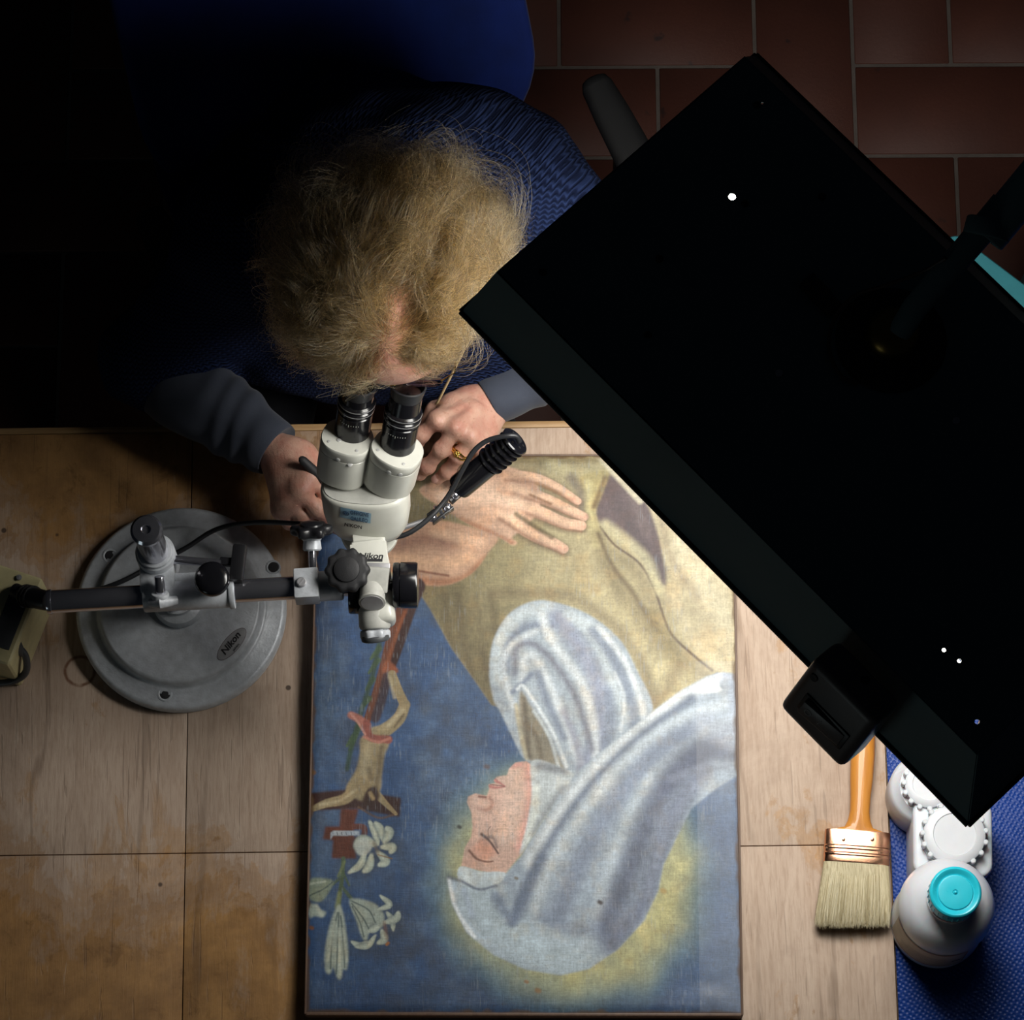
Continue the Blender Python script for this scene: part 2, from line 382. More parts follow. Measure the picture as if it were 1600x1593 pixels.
# ------------------------------------------------------------------ work table of veneered panels
TH = .028
a, b = P(0, 668, TZ), P(900, 656, TZ); north = (b - a).normalized()              # the front edge the person leans on
ang = math.atan2(north.y, north.x)
e0, e1 = P(1383, 1190, TZ), P(1403, 1593, TZ)
ne = a + north * ((e0 - a).dot(north) + .003); 
tb = thing('work_table', (-.3, -.4, 0), 'large worn wooden work table of veneered panels with brown varnish stains', 'table')
ey = Vector((-north.y, north.x, 0))                                               # towards the person
W0, W1 = -1.05, (e0 - a).dot(north) + .0                                          # along the edge, from a
def tpt(u, v, z=TZ): q = a + north * u + ey * v; return Vector((q.x, q.y, z))
def uv(px, py): q = P(px, py, TZ) - a; return q.dot(north), q.dot(ey)
uE = (uv(1383, 1190)[0] + uv(1403, 1593)[0]) / 2; uS = (uv(293, 1110)[0] + uv(285, 1593)[0]) / 2; vS = uv(640, 1328)[1]
vF = -.0095; uW = -.5; vB = -.98; g = .0006
def panel(u0, u1, v0, v1, name='board_panel', mat='wood', z=TZ, th=TH, bev=.0009):
    t = MB(); c = tpt((u0 + u1) / 2, (v0 + v1) / 2, z - th / 2)
    t.box(c, (u1 - u0, v1 - v0, th), rotz(ang), bev=bev, seg=2); return t.build(name, M[mat], tb)
for u0, u1 in ((uW, uS - g), (uS + g, uE)):
    for v0, v1 in ((vB, vS - g), (vS + g, vF - g)): panel(u0, u1, v0, v1)
t = MB(); t.box(tpt((uW + uE) / 2, (vF + .0) / 2 + 0, TZ - .017), (uE - uW, .0095, .034), rotz(ang), bev=.003); t.build('edge_strip', M['lipping'], tb)
t = MB(); t.box(tpt((uW + uE) / 2, vB / 2 + .0, TZ - TH - .011), (uE - uW - .01, -vB - .03, .02), rotz(ang)); t.build('under_board', M['lipping'], tb)
for u in (uW + .06, uE - .06):
    for v in (vB + .06, -.09):
        t = MB(); t.box(tpt(u, v, (TZ - .048) / 2), (.06, .06, TZ - .048), rotz(ang), bev=.003); t.build('leg', M['lipping'], tb)
for v in (vB + .06, -.09): t = MB(); t.box(tpt((uW + uE) / 2, v, TZ - .09), (uE - uW - .18, .025, .08), rotz(ang), bev=.002); t.build('rail', M['lipping'], tb)

# blue covered side table next to it
ZM = TZ - .012
sb = thing('side_table', tpt(uE + .35, -.5, 0), 'lower side table beside the wooden one, under the blue mat', 'table')
t = MB(); t.box(tpt(uE + .352, -.50, ZM - .018), (.70, .85, .028), rotz(ang), bev=.002); t.build('table_top', M['lipping'], sb)
for u in (uE + .05, uE + .65):
    for v in (-.88, -.12):
        t = MB(); t.cyl(tpt(u, v, 0), tpt(u, v, ZM - .032), .018, n=16); t.build('leg', M['steel'], sb)
t = MB(); t.box(tpt(uE + .357, -.50, ZM - .002), (.708, .87, .0038), rotz(ang), bev=.0008)
tag(t.build('blue_mat', M['mat'], org=tpt(uE + .35, -.44, ZM - .004)), 'bright blue dimpled vinyl mat under the plastic bottle and jars', 'mat')

# ------------------------------------------------------------------ the painting, worked in paint
ZC = TZ + .026
cTL, cBL, cBR = P(497, 711, ZC), P(478, 1581, ZC), P(1156, 1581, ZC)
cyv = (cBL - cTL); CH = cyv.length; yv = cyv.normalized(); xv = Vector((-yv.y, yv.x, 0)); xv = xv if xv.x > 0 else -xv
CW = ((cBR - cBL).dot(xv) + (P(1150, 945, ZC) - cTL).dot(xv)) / 2
RES = 1700.0; IW, IH = int(CW * RES), int(CH * RES)
img = np.zeros((IH, IW, 3), np.float32)
def cm(p):                                       # photo point -> canvas texel
    q = P(p[0], p[1], ZC) - cTL; return (q.dot(xv) * RES, q.dot(yv) * RES)
def smooth(pts, n=6, closed=True):
    if not closed: return [tuple(v)[:2] for v in spline([(x, y, 0) for x, y in pts], n)]
    m = len(pts); out = []
    for i in range(m):
        A, B, C, D = (np.array(pts[(i + k - 1) % m], float) for k in range(4))
        for k in range(n):
            t = k / n; out.append(tuple(.5 * ((2 * B) + (C - A) * t + (2 * A - 5 * B + 4 * C - D) * t * t + (3 * B - A - 3 * C + D) * t ** 3)))
    return out
def blur(m, r):
    r = int(round(r))
    if r < 1: return m
    for _ in range(2):
        for ax in (0, 1):
            p = np.pad(m, [(r + 1, r) if k == ax else (0, 0) for k in (0, 1)], mode='edge'); c = np.cumsum(p, axis=ax, dtype=np.float64)
            m = ((np.take(c, range(2 * r + 1, c.shape[ax]), ax) - np.take(c, range(0, c.shape[ax] - 2 * r - 1), ax)) / (2 * r + 1)).astype(np.float32)
    return m
def lum(c): return tuple((x / 255.0) ** 2.2 for x in c)
def box_of(T, pad):
    xs = [q[0] for q in T]; ys = [q[1] for q in T]
    return (max(0, int(min(xs) - pad)), min(IW, int(max(xs) + pad) + 2), max(0, int(min(ys) - pad)), min(IH, int(max(ys) + pad) + 2))
def lay(b, al, col):
    x0, x1, y0, y1 = b; c = np.array(lum(col), np.float32)
    img[y0:y1, x0:x1] += (c - img[y0:y1, x0:x1]) * al[..., None]
def poly(pts, col, soft=1.5, a=1.0, sm=True, grain=.0):
    T = [cm(p) for p in (smooth(pts) if sm else pts)]; s = soft * 1.3
    b = box_of(T, s * 3 + 2); x0, x1, y0, y1 = b
    if x1 <= x0 or y1 <= y0: return None
    Y, X = np.mgrid[y0:y1, x0:x1].astype(np.float32); m = np.zeros(X.shape, bool)
    for (ax, ay), (bx, by) in zip(T, T[1:] + T[:1]):
        if ay == by: continue
        m ^= ((ay > Y) != (by > Y)) & (X < (bx - ax) * (Y - ay) / (by - ay) + ax)
    al = blur(m.astype(np.float32), s) * a
    lay(b, al, col); return b, al
CLIP = [None]
def stroke(pts, w, col, a=1.0, soft=.5, sm=True, taper=False):
    """pts in photo pixels, w = half width in photo pixels; (w0, w1) tapers"""
    q = smooth(pts, 6, False) if sm and len(pts) > 2 else pts
    T = np.array([cm(p) for p in q], np.float32); w0, w1 = (w if isinstance(w, tuple) else (w, w)); k = 1.35; mw = max(w0, w1) * k
    b = box_of([tuple(t) for t in T], mw * 2 + 3); x0, x1, y0, y1 = b
    if x1 <= x0 or y1 <= y0: return
    Y, X = np.mgrid[y0:y1, x0:x1].astype(np.float32); al = np.zeros(X.shape, np.float32); n = len(T) - 1
    for i in range(n):
        A, B = T[i], T[i + 1]; d = B - A; L = max(float(d @ d), 1e-6)
        t = np.clip(((X - A[0]) * d[0] + (Y - A[1]) * d[1]) / L, 0, 1)
        D = np.hypot(X - A[0] - t * d[0], Y - A[1] - t * d[1]); s = (i + t) / n
        ww = (w0 + (w1 - w0) * s) * k
        if taper: ww = ww * np.sqrt(np.clip(4 * s * (1 - s) + .04, 0, 1))
        v = np.clip((ww * (1 + soft) - D) / (2 * ww * soft + .7), 0, 1); al = np.maximum(al, v * v * (3 - 2 * v))
    if CLIP[0] is not None:
        (cx0, cx1, cy0, cy1), cal = CLIP[0]; full = np.zeros((IH, IW), np.float32); full[cy0:cy1, cx0:cx1] = cal; al = al * full[y0:y1, x0:x1]
    lay(b, al * a, col)
def fnoise(cell, seed, sx=1.0, sy=1.0):
    r = np.random.default_rng(seed); gw, gh = int(IW / cell / sx) + 3, int(IH / cell / sy) + 3; g = r.random((gh, gw), dtype=np.float32)
    X = np.arange(IW) / (cell * sx); Y = np.arange(IH) / (cell * sy); xi, yi = X.astype(int), Y.astype(int); fx_, fy_ = X - xi, Y - yi
    fx_ = (fx_ * fx_ * (3 - 2 * fx_))[None, :]; fy_ = (fy_ * fy_ * (3 - 2 * fy_))[:, None]
    return ((g[yi][:, xi] * (1 - fx_) + g[yi][:, xi + 1] * fx_) * (1 - fy_) + (g[yi + 1][:, xi] * (1 - fx_) + g[yi + 1][:, xi + 1] * fx_) * fy_).astype(np.float32)
# ground: blue, scumbled
n1 = fnoise(150, 1) * .5 + fnoise(50, 2) * .3 + fnoise(16, 3) * .2
img[:] = np.array(lum((60, 92, 134)), np.float32); nn = np.clip((n1 - .35) * 2.4, 0, 1)[..., None]
img += (np.array(lum((96, 120, 150)), np.float32) - img) * nn * .8
img += (np.array(lum((74, 82, 98)), np.float32) - img) * np.clip((fnoise(90, 4) * .6 + fnoise(24, 5) * .4 - .52) * 3, 0, 1)[..., None] * .6
Yg = np.linspace(0, 1, IH, dtype=np.float32)[:, None, None]
Xg = np.linspace(0, 1, IW, dtype=np.float32)[None, :, None]
img += (np.array(lum((46, 66, 96)), np.float32) - img) * np.clip((Yg - .93) * 12, 0, 1) * .6
img += (np.array(lum((118, 140, 172)), np.float32) - img) * np.clip((Xg - .80) * 4, 0, 1) * np.clip((Yg - .45) * 6, 0, 1) * .6
# halo
hx, hy = cm((893, 1370)); Y, X = np.mgrid[0:IH, 0:IW].astype(np.float32); D = np.hypot((X - hx) / 1.03, Y - hy) / RES * 1200 + (fnoise(60, 8) - .5) * 16
hal = np.clip((208 - D) / 62, 0, 1); hal = hal * hal * (3 - 2 * hal)
img += (np.array(lum((116, 150, 150)), np.float32) - img) * (np.clip((222 - D) / 50, 0, 1) * .7)[..., None]
img += (np.array(lum((204, 194, 126)), np.float32) - img) * (hal * (.56 + .40 * fnoise(40, 9)))[..., None]
# robe
robe = poly([(480, 690), (1170, 690), (1170, 1075), (1120, 1048), (1060, 1090), (1020, 1130), (900, 1120), (768, 1100), (742, 1062), (705, 1010), (672, 950), (655, 925), (618, 905), (560, 850), (480, 800)], (172, 160, 120), 1.5, sm=False)
CLIP[0] = robe
stroke([(640, 700), (660, 800), (700, 920), (760, 1080)], 75, (108, 96, 62), .75, .9)
stroke([(790, 830), (800, 880), (830, 925)], 55, (138, 128, 88), .6, .9)
for x in (700, 722, 748, 775): stroke([(x - 6, 930), (x, 985), (x + 14, 1060)], 6, (98, 84, 56), .45, 1)
stroke([(735, 900), (750, 1000)], 9, (150, 138, 98), .4, 1)
stroke([(1000, 760), (1080, 860), (1140, 980), (1150, 1100)], 62, (206, 192, 156), .75, .9)
stroke([(870, 900), (950, 960), (1040, 1060), (1080, 1070)], 52, (186, 172, 128), .7, .9)
stroke([(760, 712), (860, 722), (960, 735)], 16, (118, 106, 74), .7, .9)
stroke([(860, 728), (900, 736), (950, 728)], 11, (190, 180, 136), .7, .7)
poly([(938, 742), (975, 748), (1008, 782), (1026, 826), (1034, 862), (1040, 912), (1022, 898), (1000, 868), (968, 838), (934, 812), (930, 780)], (104, 88, 90), 2.2)
stroke([(948, 760), (985, 820), (1030, 890)], 11, (90, 76, 78), .7, .8); stroke([(985, 770), (1010, 830)], 8, (120, 104, 102), .6, .8)
poly([(905, 745), (950, 735), (942, 765), (930, 800), (938, 830), (915, 815), (912, 780)], (176, 162, 108), 2)
stroke([(918, 755), (920, 800), (932, 850)], 7, (206, 194, 140), .8, .8); stroke([(945, 745), (928, 790)], 4, (120, 98, 62), .8, .8)
stroke([(892, 745), (908, 770), (905, 800)], 8, (112, 100, 90), .7, .8)
stroke([(930, 826), (952, 856), (992, 888), (1016, 932), (1038, 992), (1072, 1028), (1106, 1052)], 12, (128, 112, 76), .40, 1)
stroke([(938, 822), (960, 850), (1000, 880), (1024, 925), (1046, 985), (1080, 1020), (1112, 1046)], (2.0, 2.4), (92, 70, 52), .85, .8)
stroke([(946, 818), (978, 842), (1012, 876), (1028, 920)], 8, (208, 200, 156), .7, .9)
stroke([(930, 836), (948, 884), (978, 928), (1008, 972), (1030, 1000)], (8, 18), (126, 110, 70), .45, 1); stroke([(934, 832), (955, 880), (985, 920), (1012, 962), (1030, 985)], (3, 6), (104, 86, 56), .75, 1)
stroke([(1050, 930), (1085, 1000), (1125, 1045)], 9, (212, 198, 160), .6, .9)
stroke([(1020, 960), (1045, 1010), (1055, 1030)], 12, (152, 134, 80), .55, 1)
stroke([(1030, 800), (1050, 870), (1090, 930)], (5, 9), (146, 130, 104), .6, 1)
stroke([(935, 712), (965, 745), (1000, 782)], 5, (214, 206, 176), .8, .7)
stroke([(840, 870), (900, 925), (970, 990), (1040, 1075)], 20, (190, 178, 134), .45, 1); stroke([(1060, 850), (1110, 930), (1150, 990)], 14, (216, 206, 172), .5, 1); stroke([(1060, 1040), (1040, 1075), (1020, 1100)], 10, (140, 120, 84), .45, 1)
stroke([(770, 925), (820, 925), (890, 930), (950, 968), (1000, 1030), (1022, 1100)], 9, (112, 94, 66), .45, 1)
CLIP[0] = None
# the lower hand
SK, SKD, SKL = (204, 166, 138), (150, 110, 86), (222, 192, 166)
lh = poly([(600, 846), (640, 818), (690, 812), (748, 826), (778, 838), (762, 862), (738, 893), (700, 912), (660, 912), (630, 898), (600, 885)], (196, 156, 126), 1.2)
CLIP[0] = lh
stroke([(600, 888), (660, 905), (720, 905), (760, 872)], 7, (168, 110, 72), .8, .9); stroke([(620, 868), (680, 880), (735, 870)], 9, (218, 174, 136), .8, .9)
stroke([(620, 850), (660, 840), (700, 846)], 13, (132, 88, 76), .6, 1); stroke([(650, 890), (700, 898)], 2.2, (128, 74, 48), .8, .8); stroke([(680, 830), (750, 846)], 8, (224, 184, 150), .7, .9)
CLIP[0] = None
# the upper hand, fingers to the right
fingers = [([(790, 742), (835, 746), (872, 762), (902, 782)], 10), ([(800, 762), (850, 778), (890, 796), (912, 806)], 11), ([(790, 780), (845, 800), (880, 815), (908, 820)], 12), ([(780, 800), (830, 832), (865, 848), (880, 856)], 12)]
for q, w_ in fingers: stroke([(x, y + 2) for x, y in q], (w_ + 4, w_ - 1), (104, 82, 56), .7, .5)
uh = poly([(655, 765), (690, 745), (740, 722), (800, 730), (830, 748), (845, 772), (838, 800), (822, 820), (800, 838), (808, 846), (800, 850), (780, 838), (745, 824), (712, 806), (690, 792)], SK, 1.2)
for q, w_ in fingers:
    stroke(q, (w_, w_ - 3.5), SK, 1, .12); stroke([(x, y - 2) for x, y in q], (w_ * .5, w_ * .35), (224, 186, 152), .8, .9); stroke([(x, y + w_ * .75) for x, y in q], (3.5, 2), (146, 102, 74), .65, 1); stroke([(q[-1][0] - 7, q[-1][1] - 3), (q[-1][0] + 2, q[-1][1])], 4, (222, 160, 134), .5, .9)
CLIP[0] = uh
stroke([(700, 775), (750, 770), (800, 790)], 17, (232, 200, 172), .8, .9); stroke([(720, 812), (760, 828), (798, 846)], 5, (170, 114, 82), .7, .9); stroke([(740, 733), (800, 742), (835, 760)], 7, (170, 128, 98), .6, .9); stroke([(780, 765), (800, 772)], 5, (186, 142, 112), .5, 1); stroke([(770, 790), (795, 796)], 5, (186, 142, 112), .5, 1); stroke([(660, 768), (700, 800), (745, 822)], 6, (158, 114, 84), .5, 1)
CLIP[0] = None
stroke([(806, 802), (836, 822), (862, 838)], 4, (110, 96, 62), .8, .7)
stroke([(828, 772), (860, 786)], 2.5, (140, 96, 60), .8, .8); stroke([(838, 754), (875, 770)], 3, (140, 104, 60), .6, .9)
# first white drape
d1 = poly([(770, 1090), (764, 1045), (772, 995), (798, 955), (838, 937), (880, 943), (925, 962), (968, 998), (992, 1040), (1019, 1112), (960, 1160), (900, 1216), (868, 1202), (822, 1187), (800, 1150), (782, 1112)], (168, 180, 190), 1.2)
CLIP[0] = d1
W1c, W2c, G1, G2 = (198, 208, 212), (216, 222, 224), (122, 134, 156), (100, 108, 124)
stroke([(776, 1060), (780, 1000), (812, 960), (860, 950), (920, 975)], 9, W1c, .9, .8)
stroke([(790, 1045), (795, 1005), (822, 978), (862, 975)], 6, G1, .7, .9)
stroke([(800, 1100), (786, 1040), (800, 1005), (836, 985)], 5, W2c, .7, .9)
stroke([(870, 962), (905, 1010), (935, 1075), (935, 1150), (915, 1190)], 14, (146, 154, 178), .8, .9)
stroke([(846, 960), (862, 1000), (905, 1060), (925, 1120), (932, 1190)], 7, W2c, .85, .8)
stroke([(886, 955), (930, 1000), (955, 1060), (980, 1120)], 6, W1c, .8, .9)
stroke([(925, 985), (960, 1030), (985, 1090), (990, 1130)], 8, G1, .7, .9)
stroke([(935, 978), (975, 1030), (1000, 1090), (1006, 1125)], 5, W2c, .8, .8)
stroke([(804, 1050), (806, 1012), (830, 1004), (862, 1030), (900, 1090), (925, 1170)], 5, (120, 122, 138), .75, 1)
stroke([(815, 1060), (820, 1030), (832, 1022), (850, 1050), (875, 1110), (905, 1190)], 6, W2c, .75, .9)
stroke([(800, 1080), (812, 1070), (830, 1052)], 4, G1, .8, .9); stroke([(840, 1050), (855, 1095), (880, 1150)], 6, G1, .7, .9)
poly([(812, 1078), (828, 1100), (850, 1130), (872, 1180), (878, 1202), (826, 1186), (812, 1140)], (146, 138, 118), 2)
stroke([(818, 1090), (822, 1130), (826, 1180)], 4, (104, 94, 78), .8, .9); stroke([(822, 1130), (838, 1150), (846, 1186)], 4, (120, 108, 86), .8, .9)
stroke([(834, 1110), (858, 1150), (872, 1196)], 3, W1c, .8, .8); stroke([(808, 1075), (816, 1070), (830, 1088), (862, 1140), (885, 1196)], 3, W2c, .85, .8)
stroke([(806, 1100), (812, 1140), (822, 1184)], 3.5, (188, 180, 150), .8, .8)
stroke([(880, 1110), (900, 1160), (908, 1205)], 6, (140, 142, 160), .7, .9); stroke([(950, 1080), (955, 1130), (945, 1165)], 8, G1, .6, .9)
stroke([(960, 1050), (975, 1090), (970, 1140)], 3, W2c, .6, .9)
CLIP[0] = None
# face
fc = poly([(822, 1188), (805, 1190), (795, 1200), (792, 1210), (776, 1212), (771, 1218), (774, 1222), (763, 1224), (764, 1231), (760, 1242), (742, 1238), (731, 1243), (729, 1252), (736, 1268), (738, 1290), (736, 1306), (726, 1322), (720, 1352), (786, 1368), (816, 1330), (834, 1262), (834, 1196)], (208, 172, 154), 1.0, sm=False)
CLIP[0] = fc
stroke([(826, 1200), (828, 1260), (814, 1320)], 9, (230, 150, 138), .6, 1); stroke([(800, 1205), (806, 1240), (790, 1300)], 20, (222, 194, 176), .7, .9)
stroke([(740, 1290), (744, 1320), (735, 1345)], 8, (206, 158, 136), .5, .9); stroke([(800, 1195), (812, 1192)], 5, (214, 130, 120), .5, .9)
stroke([(746, 1262), (760, 1264), (769, 1255), (764, 1243)], 2.6, (176, 122, 106), .55, 1); stroke([(742, 1250), (756, 1254)], 6, (224, 192, 176), .5, 1); stroke([(745, 1268), (748, 1300), (742, 1320)], 7, (216, 184, 166), .5, 1); stroke([(748, 1243), (758, 1244)], 2.2, (120, 62, 56), .8, .8)
stroke([(764, 1227), (774, 1229), (787, 1228)], (3, 1.2), (184, 108, 104), .85, .8); stroke([(772, 1217), (779, 1221), (789, 1227)], (3.4, 1), (190, 112, 108), .85, .8)
stroke([(766, 1224), (788, 1227)], 1, (120, 50, 54), .8, .6)
poly([(736, 1326), (745, 1314), (755, 1308), (768, 1320), (776, 1330), (760, 1342), (745, 1338)], (214, 162, 140), 2)
stroke([(733, 1328), (744, 1340), (760, 1345), (770, 1344)], (2.4, 1.2), (120, 80, 66), .9, .8)
stroke([(752, 1302), (764, 1312), (778, 1332)], (2.6, 1.6), (86, 62, 60), .9, .7); stroke([(758, 1306), (770, 1308), (776, 1322)], 2.5, (110, 92, 92), .6, .9)
stroke([(764, 1308), (762, 1296), (766, 1290)], .9, (110, 90, 84), .7, .6)
CLIP[0] = None
# wimple beside the cheek and band over the brow
wm = poly([(830, 1189), (862, 1192), (900, 1214), (870, 1250), (846, 1282), (812, 1334), (822, 1290), (830, 1240)], (196, 204, 206), 1.2)
CLIP[0] = wm
stroke([(842, 1195), (880, 1202)], 8, (122, 126, 132), .8, .9); stroke([(838, 1230), (834, 1270), (822, 1315)], 6, (226, 230, 222), .8, .9); stroke([(880, 1230), (856, 1266), (836, 1300)], 7, (140, 146, 152), .7, .9)
CLIP[0] = None
# the large veil
vl = poly([(1130, 1050), (1104, 1056), (1060, 1080), (1010, 1118), (940, 1172), (905, 1200), (868, 1250), (835, 1300), (812, 1338), (775, 1380), (752, 1388), (720, 1376), (698, 1369), (706, 1410), (728, 1455), (770, 1490), (820, 1513), (875, 1522), (920, 1512), (965, 1482), (1005, 1438), (1028, 1390), (1036, 1350), (1058, 1305), (1080, 1262), (1120, 1230), (1170, 1200), (1170, 1055)], (160, 174, 188), 1.2, sm=False)
CLIP[0] = vl
stroke([(740, 1400), (780, 1450), (850, 1490), (900, 1500)], 34, (184, 200, 208), .9, .8)
stroke([(1110, 1060), (1050, 1095), (960, 1170), (880, 1262), (830, 1345)], 12, W2c, .9, .8)
stroke([(1080, 1090), (1010, 1140), (930, 1215), (860, 1310), (815, 1400), (800, 1440)], 7, (98, 112, 136), .8, 1)
stroke([(1130, 1100), (1060, 1125), (985, 1180), (915, 1262), (860, 1350), (835, 1420)], 9, (196, 206, 212), .8, .9)
stroke([(1100, 1130), (1030, 1170), (960, 1250), (905, 1350), (870, 1430)], 15, (130, 142, 164), .8, .9)
stroke([(1150, 1120), (1080, 1160), (1010, 1225), (965, 1320), (935, 1420), (915, 1480)], 9, (190, 202, 210), .8, .9)
stroke([(1140, 1150), (1090, 1170), (1050, 1210), (1010, 1290), (975, 1380), (945, 1450)], 20, (92, 100, 124), .85, .9)
stroke([(1100, 1200), (1060, 1260), (1030, 1330), (1005, 1410), (955, 1475)], 14, (108, 116, 140), .8, .9)
stroke([(1085, 1225), (1040, 1300), (1010, 1395)], 6, (160, 170, 188), .35, 1)
stroke([(775, 1400), (800, 1435), (818, 1400), (845, 1340)], 9, (116, 130, 154), .7, .9)
stroke([(850, 1430), (890, 1450), (925, 1450)], 10, (134, 148, 168), .6, .9)
stroke([(700, 1372), (712, 1420), (740, 1462)], 4, (236, 240, 242), .8, .8); stroke([(725, 1390), (738, 1430)], 5, (170, 184, 204), .6, .9)
poly([(1130, 1050), (1108, 1058), (1080, 1075), (1096, 1082), (1126, 1078), (1122, 1068)], (240, 242, 238), 1.2)
stroke([(1120, 1050), (1150, 1060), (1156, 1130)], 14, (176, 186, 204), .8, .8); stroke([(1100, 1130), (1150, 1150)], 18, (180, 190, 204), .7, .9)
stroke([(1040, 1230), (1100, 1180), (1150, 1180)], 11, (90, 98, 122), .75, .9); stroke([(1050, 1215), (1110, 1195), (1160, 1205)], 7, (160, 168, 184), .35, 1)
CLIP[0] = None
poly([(719, 1352), (752, 1360), (789, 1362), (778, 1380), (758, 1390), (738, 1386), (716, 1374)], (196, 208, 214), 1)
stroke([(722, 1376), (748, 1388), (775, 1382)], 2.4, (96, 108, 130), .8, .8); stroke([(700, 1369), (718, 1374)], 3, (106, 112, 124), .7, .8)
# crucifix, upside down beside the saint
WB, WD = (118, 66, 38), (70, 40, 34)
stroke([(650, 915), (636, 950), (620, 1000), (606, 1040)], (15, 12), WD, 1, .15); stroke([(640, 920), (616, 980), (600, 1040), (588, 1080), (574, 1122)], (10, 6), WB, 1, .2)
stroke([(632, 955), (612, 1010), (598, 1060)], 3, (160, 92, 48), .6, .8); poly([(604, 1030), (622, 1046), (612, 1052), (596, 1050)], (150, 88, 56), 1.2)
stroke([(604, 1056), (596, 1090), (586, 1120)], 8, (72, 52, 58), .9, .3)
poly([(483, 1238), (545, 1232), (626, 1245), (624, 1275), (556, 1262), (484, 1266)], WD, 1.2, sm=False); poly([(532, 1262), (560, 1262), (552, 1290), (556, 1340), (518, 1340), (520, 1312), (504, 1310), (508, 1290), (530, 1290)], (110, 58, 36), 1.2, sm=False)
stroke([(552, 1290), (568, 1292), (566, 1308), (550, 1312)], 5, (116, 62, 38), .9, .3)
for q in ([(592, 1012), (584, 1022), (579, 1028)], [(590, 1030), (576, 1050)], [(582, 1060), (572, 1076)], [(576, 1090), (564, 1105)], [(562, 1130), (550, 1160), (546, 1170)], [(552, 1150), (542, 1164)]): stroke(q, (5, 2.5), (84, 108, 66), .9, .5)
stroke([(592, 1005), (580, 1060), (564, 1110), (548, 1170), (542, 1200)], 4, (58, 84, 60), .8, .6)
BD, BDD, BDL = (158, 142, 106), (104, 88, 66), (188, 174, 140)
stroke([(612, 1052), (622, 1078), (632, 1100)], (7, 8), BD, 1, .15); stroke([(632, 1100), (622, 1122), (600, 1140), (586, 1146)], (9, 13), BD, 1, .15)
stroke([(608, 1056), (616, 1088)], 3, BDL, .7, .8); stroke([(628, 1108), (606, 1132)], 4, BDL, .8, .9); stroke([(630, 1115), (616, 1134)], 2, BDD, .7, .8)
poly([(566, 1150), (606, 1156), (600, 1180), (596, 1210), (592, 1236), (566, 1250), (548, 1240), (540, 1230), (556, 1200), (562, 1175)], BD, 1.3); stroke([(572, 1165), (570, 1200), (556, 1235)], 7, BDL, .6, .9); stroke([(596, 1165), (592, 1200), (588, 1230)], 4, BDD, .6, .9); stroke([(575, 1200), (580, 1215)], 4, BDD, .4, .9)
stroke([(562, 1222), (540, 1246), (510, 1254), (490, 1262)], (11, 5), BD, 1, .2); stroke([(585, 1236), (600, 1252), (618, 1270)], (7, 3), BD, 1, .2); stroke([(556, 1232), (530, 1250), (500, 1256)], 2.5, BDL, .7, .8)
poly([(574, 1232), (586, 1228), (592, 1240), (588, 1252), (574, 1258), (566, 1250)], (72, 46, 34), 1.2); stroke([(578, 1238), (582, 1246)], 3.5, (176, 150, 104), .9, .6); stroke([(560, 1260), (590, 1276), (614, 1272)], 2, (120, 90, 60), .7, .7)
stroke([(548, 1116), (560, 1122), (572, 1132)], (6, 7), (178, 112, 96), 1, .4); stroke([(572, 1128), (578, 1150), (606, 1154)], (6, 7), (150, 84, 72), 1, .3); stroke([(568, 1150), (590, 1158), (608, 1152)], 2.4, (196, 130, 110), .8, .7); stroke([(548, 1114), (558, 1126), (570, 1146)], 2, (208, 150, 134), .8, .7)
poly([(516, 1300), (520, 1297), (560, 1297), (562, 1308), (558, 1304), (520, 1305), (516, 1311)], (170, 182, 194), .8, sm=False)
for x in (526, 533, 540, 548): stroke([(x, 1299), (x + 1, 1303)], .8, (60, 66, 80), .8, .5, sm=False)
# lilies
GS = (92, 112, 84); LW, LD, LL = (172, 184, 172), (86, 104, 104), (208, 214, 196)
stroke([(536, 1340), (534, 1370), (530, 1400), (528, 1425)], 3.5, GS, 1, .4); stroke([(538, 1345), (528, 1368)], 2.4, (120, 136, 96), .9, .5); stroke([(535, 1360), (545, 1382)], 2, GS, .9, .5); stroke([(532, 1370), (520, 1380)], 2.5, GS, .9, .5); stroke([(534, 1385), (548, 1402)], 3, GS, .9, .5); stroke([(530, 1395), (526, 1415)], 4, (150, 156, 96), .6, .6)
poly([(528, 1412), (516, 1440), (508, 1480), (508, 1515), (516, 1520), (520, 1510), (527, 1527), (532, 1528), (536, 1512), (541, 1514), (544, 1490), (540, 1450), (534, 1420)], LW, 1.2)
for q in ([(527, 1425), (518, 1470), (516, 1512)], [(529, 1425), (527, 1480), (525, 1520)], [(532, 1430), (537, 1480), (538, 1510)]): stroke(q, 1.5, LD, .8, .7)
for q in ([(523, 1440), (512, 1500)], [(529, 1450), (531, 1520)], [(536, 1450), (541, 1500)]): stroke(q, 2.2, LL, .6, .9)
poly([(546, 1404), (580, 1408), (598, 1424), (600, 1440), (592, 1450), (578, 1452), (572, 1470), (565, 1462), (556, 1436)], LW, 1.2)
for q in ([(548, 1406), (575, 1420), (586, 1440)], [(549, 1410), (566, 1432), (576, 1450)], [(550, 1415), (562, 1440), (568, 1462)]): stroke(q, 1.4, LD, .8, .7)
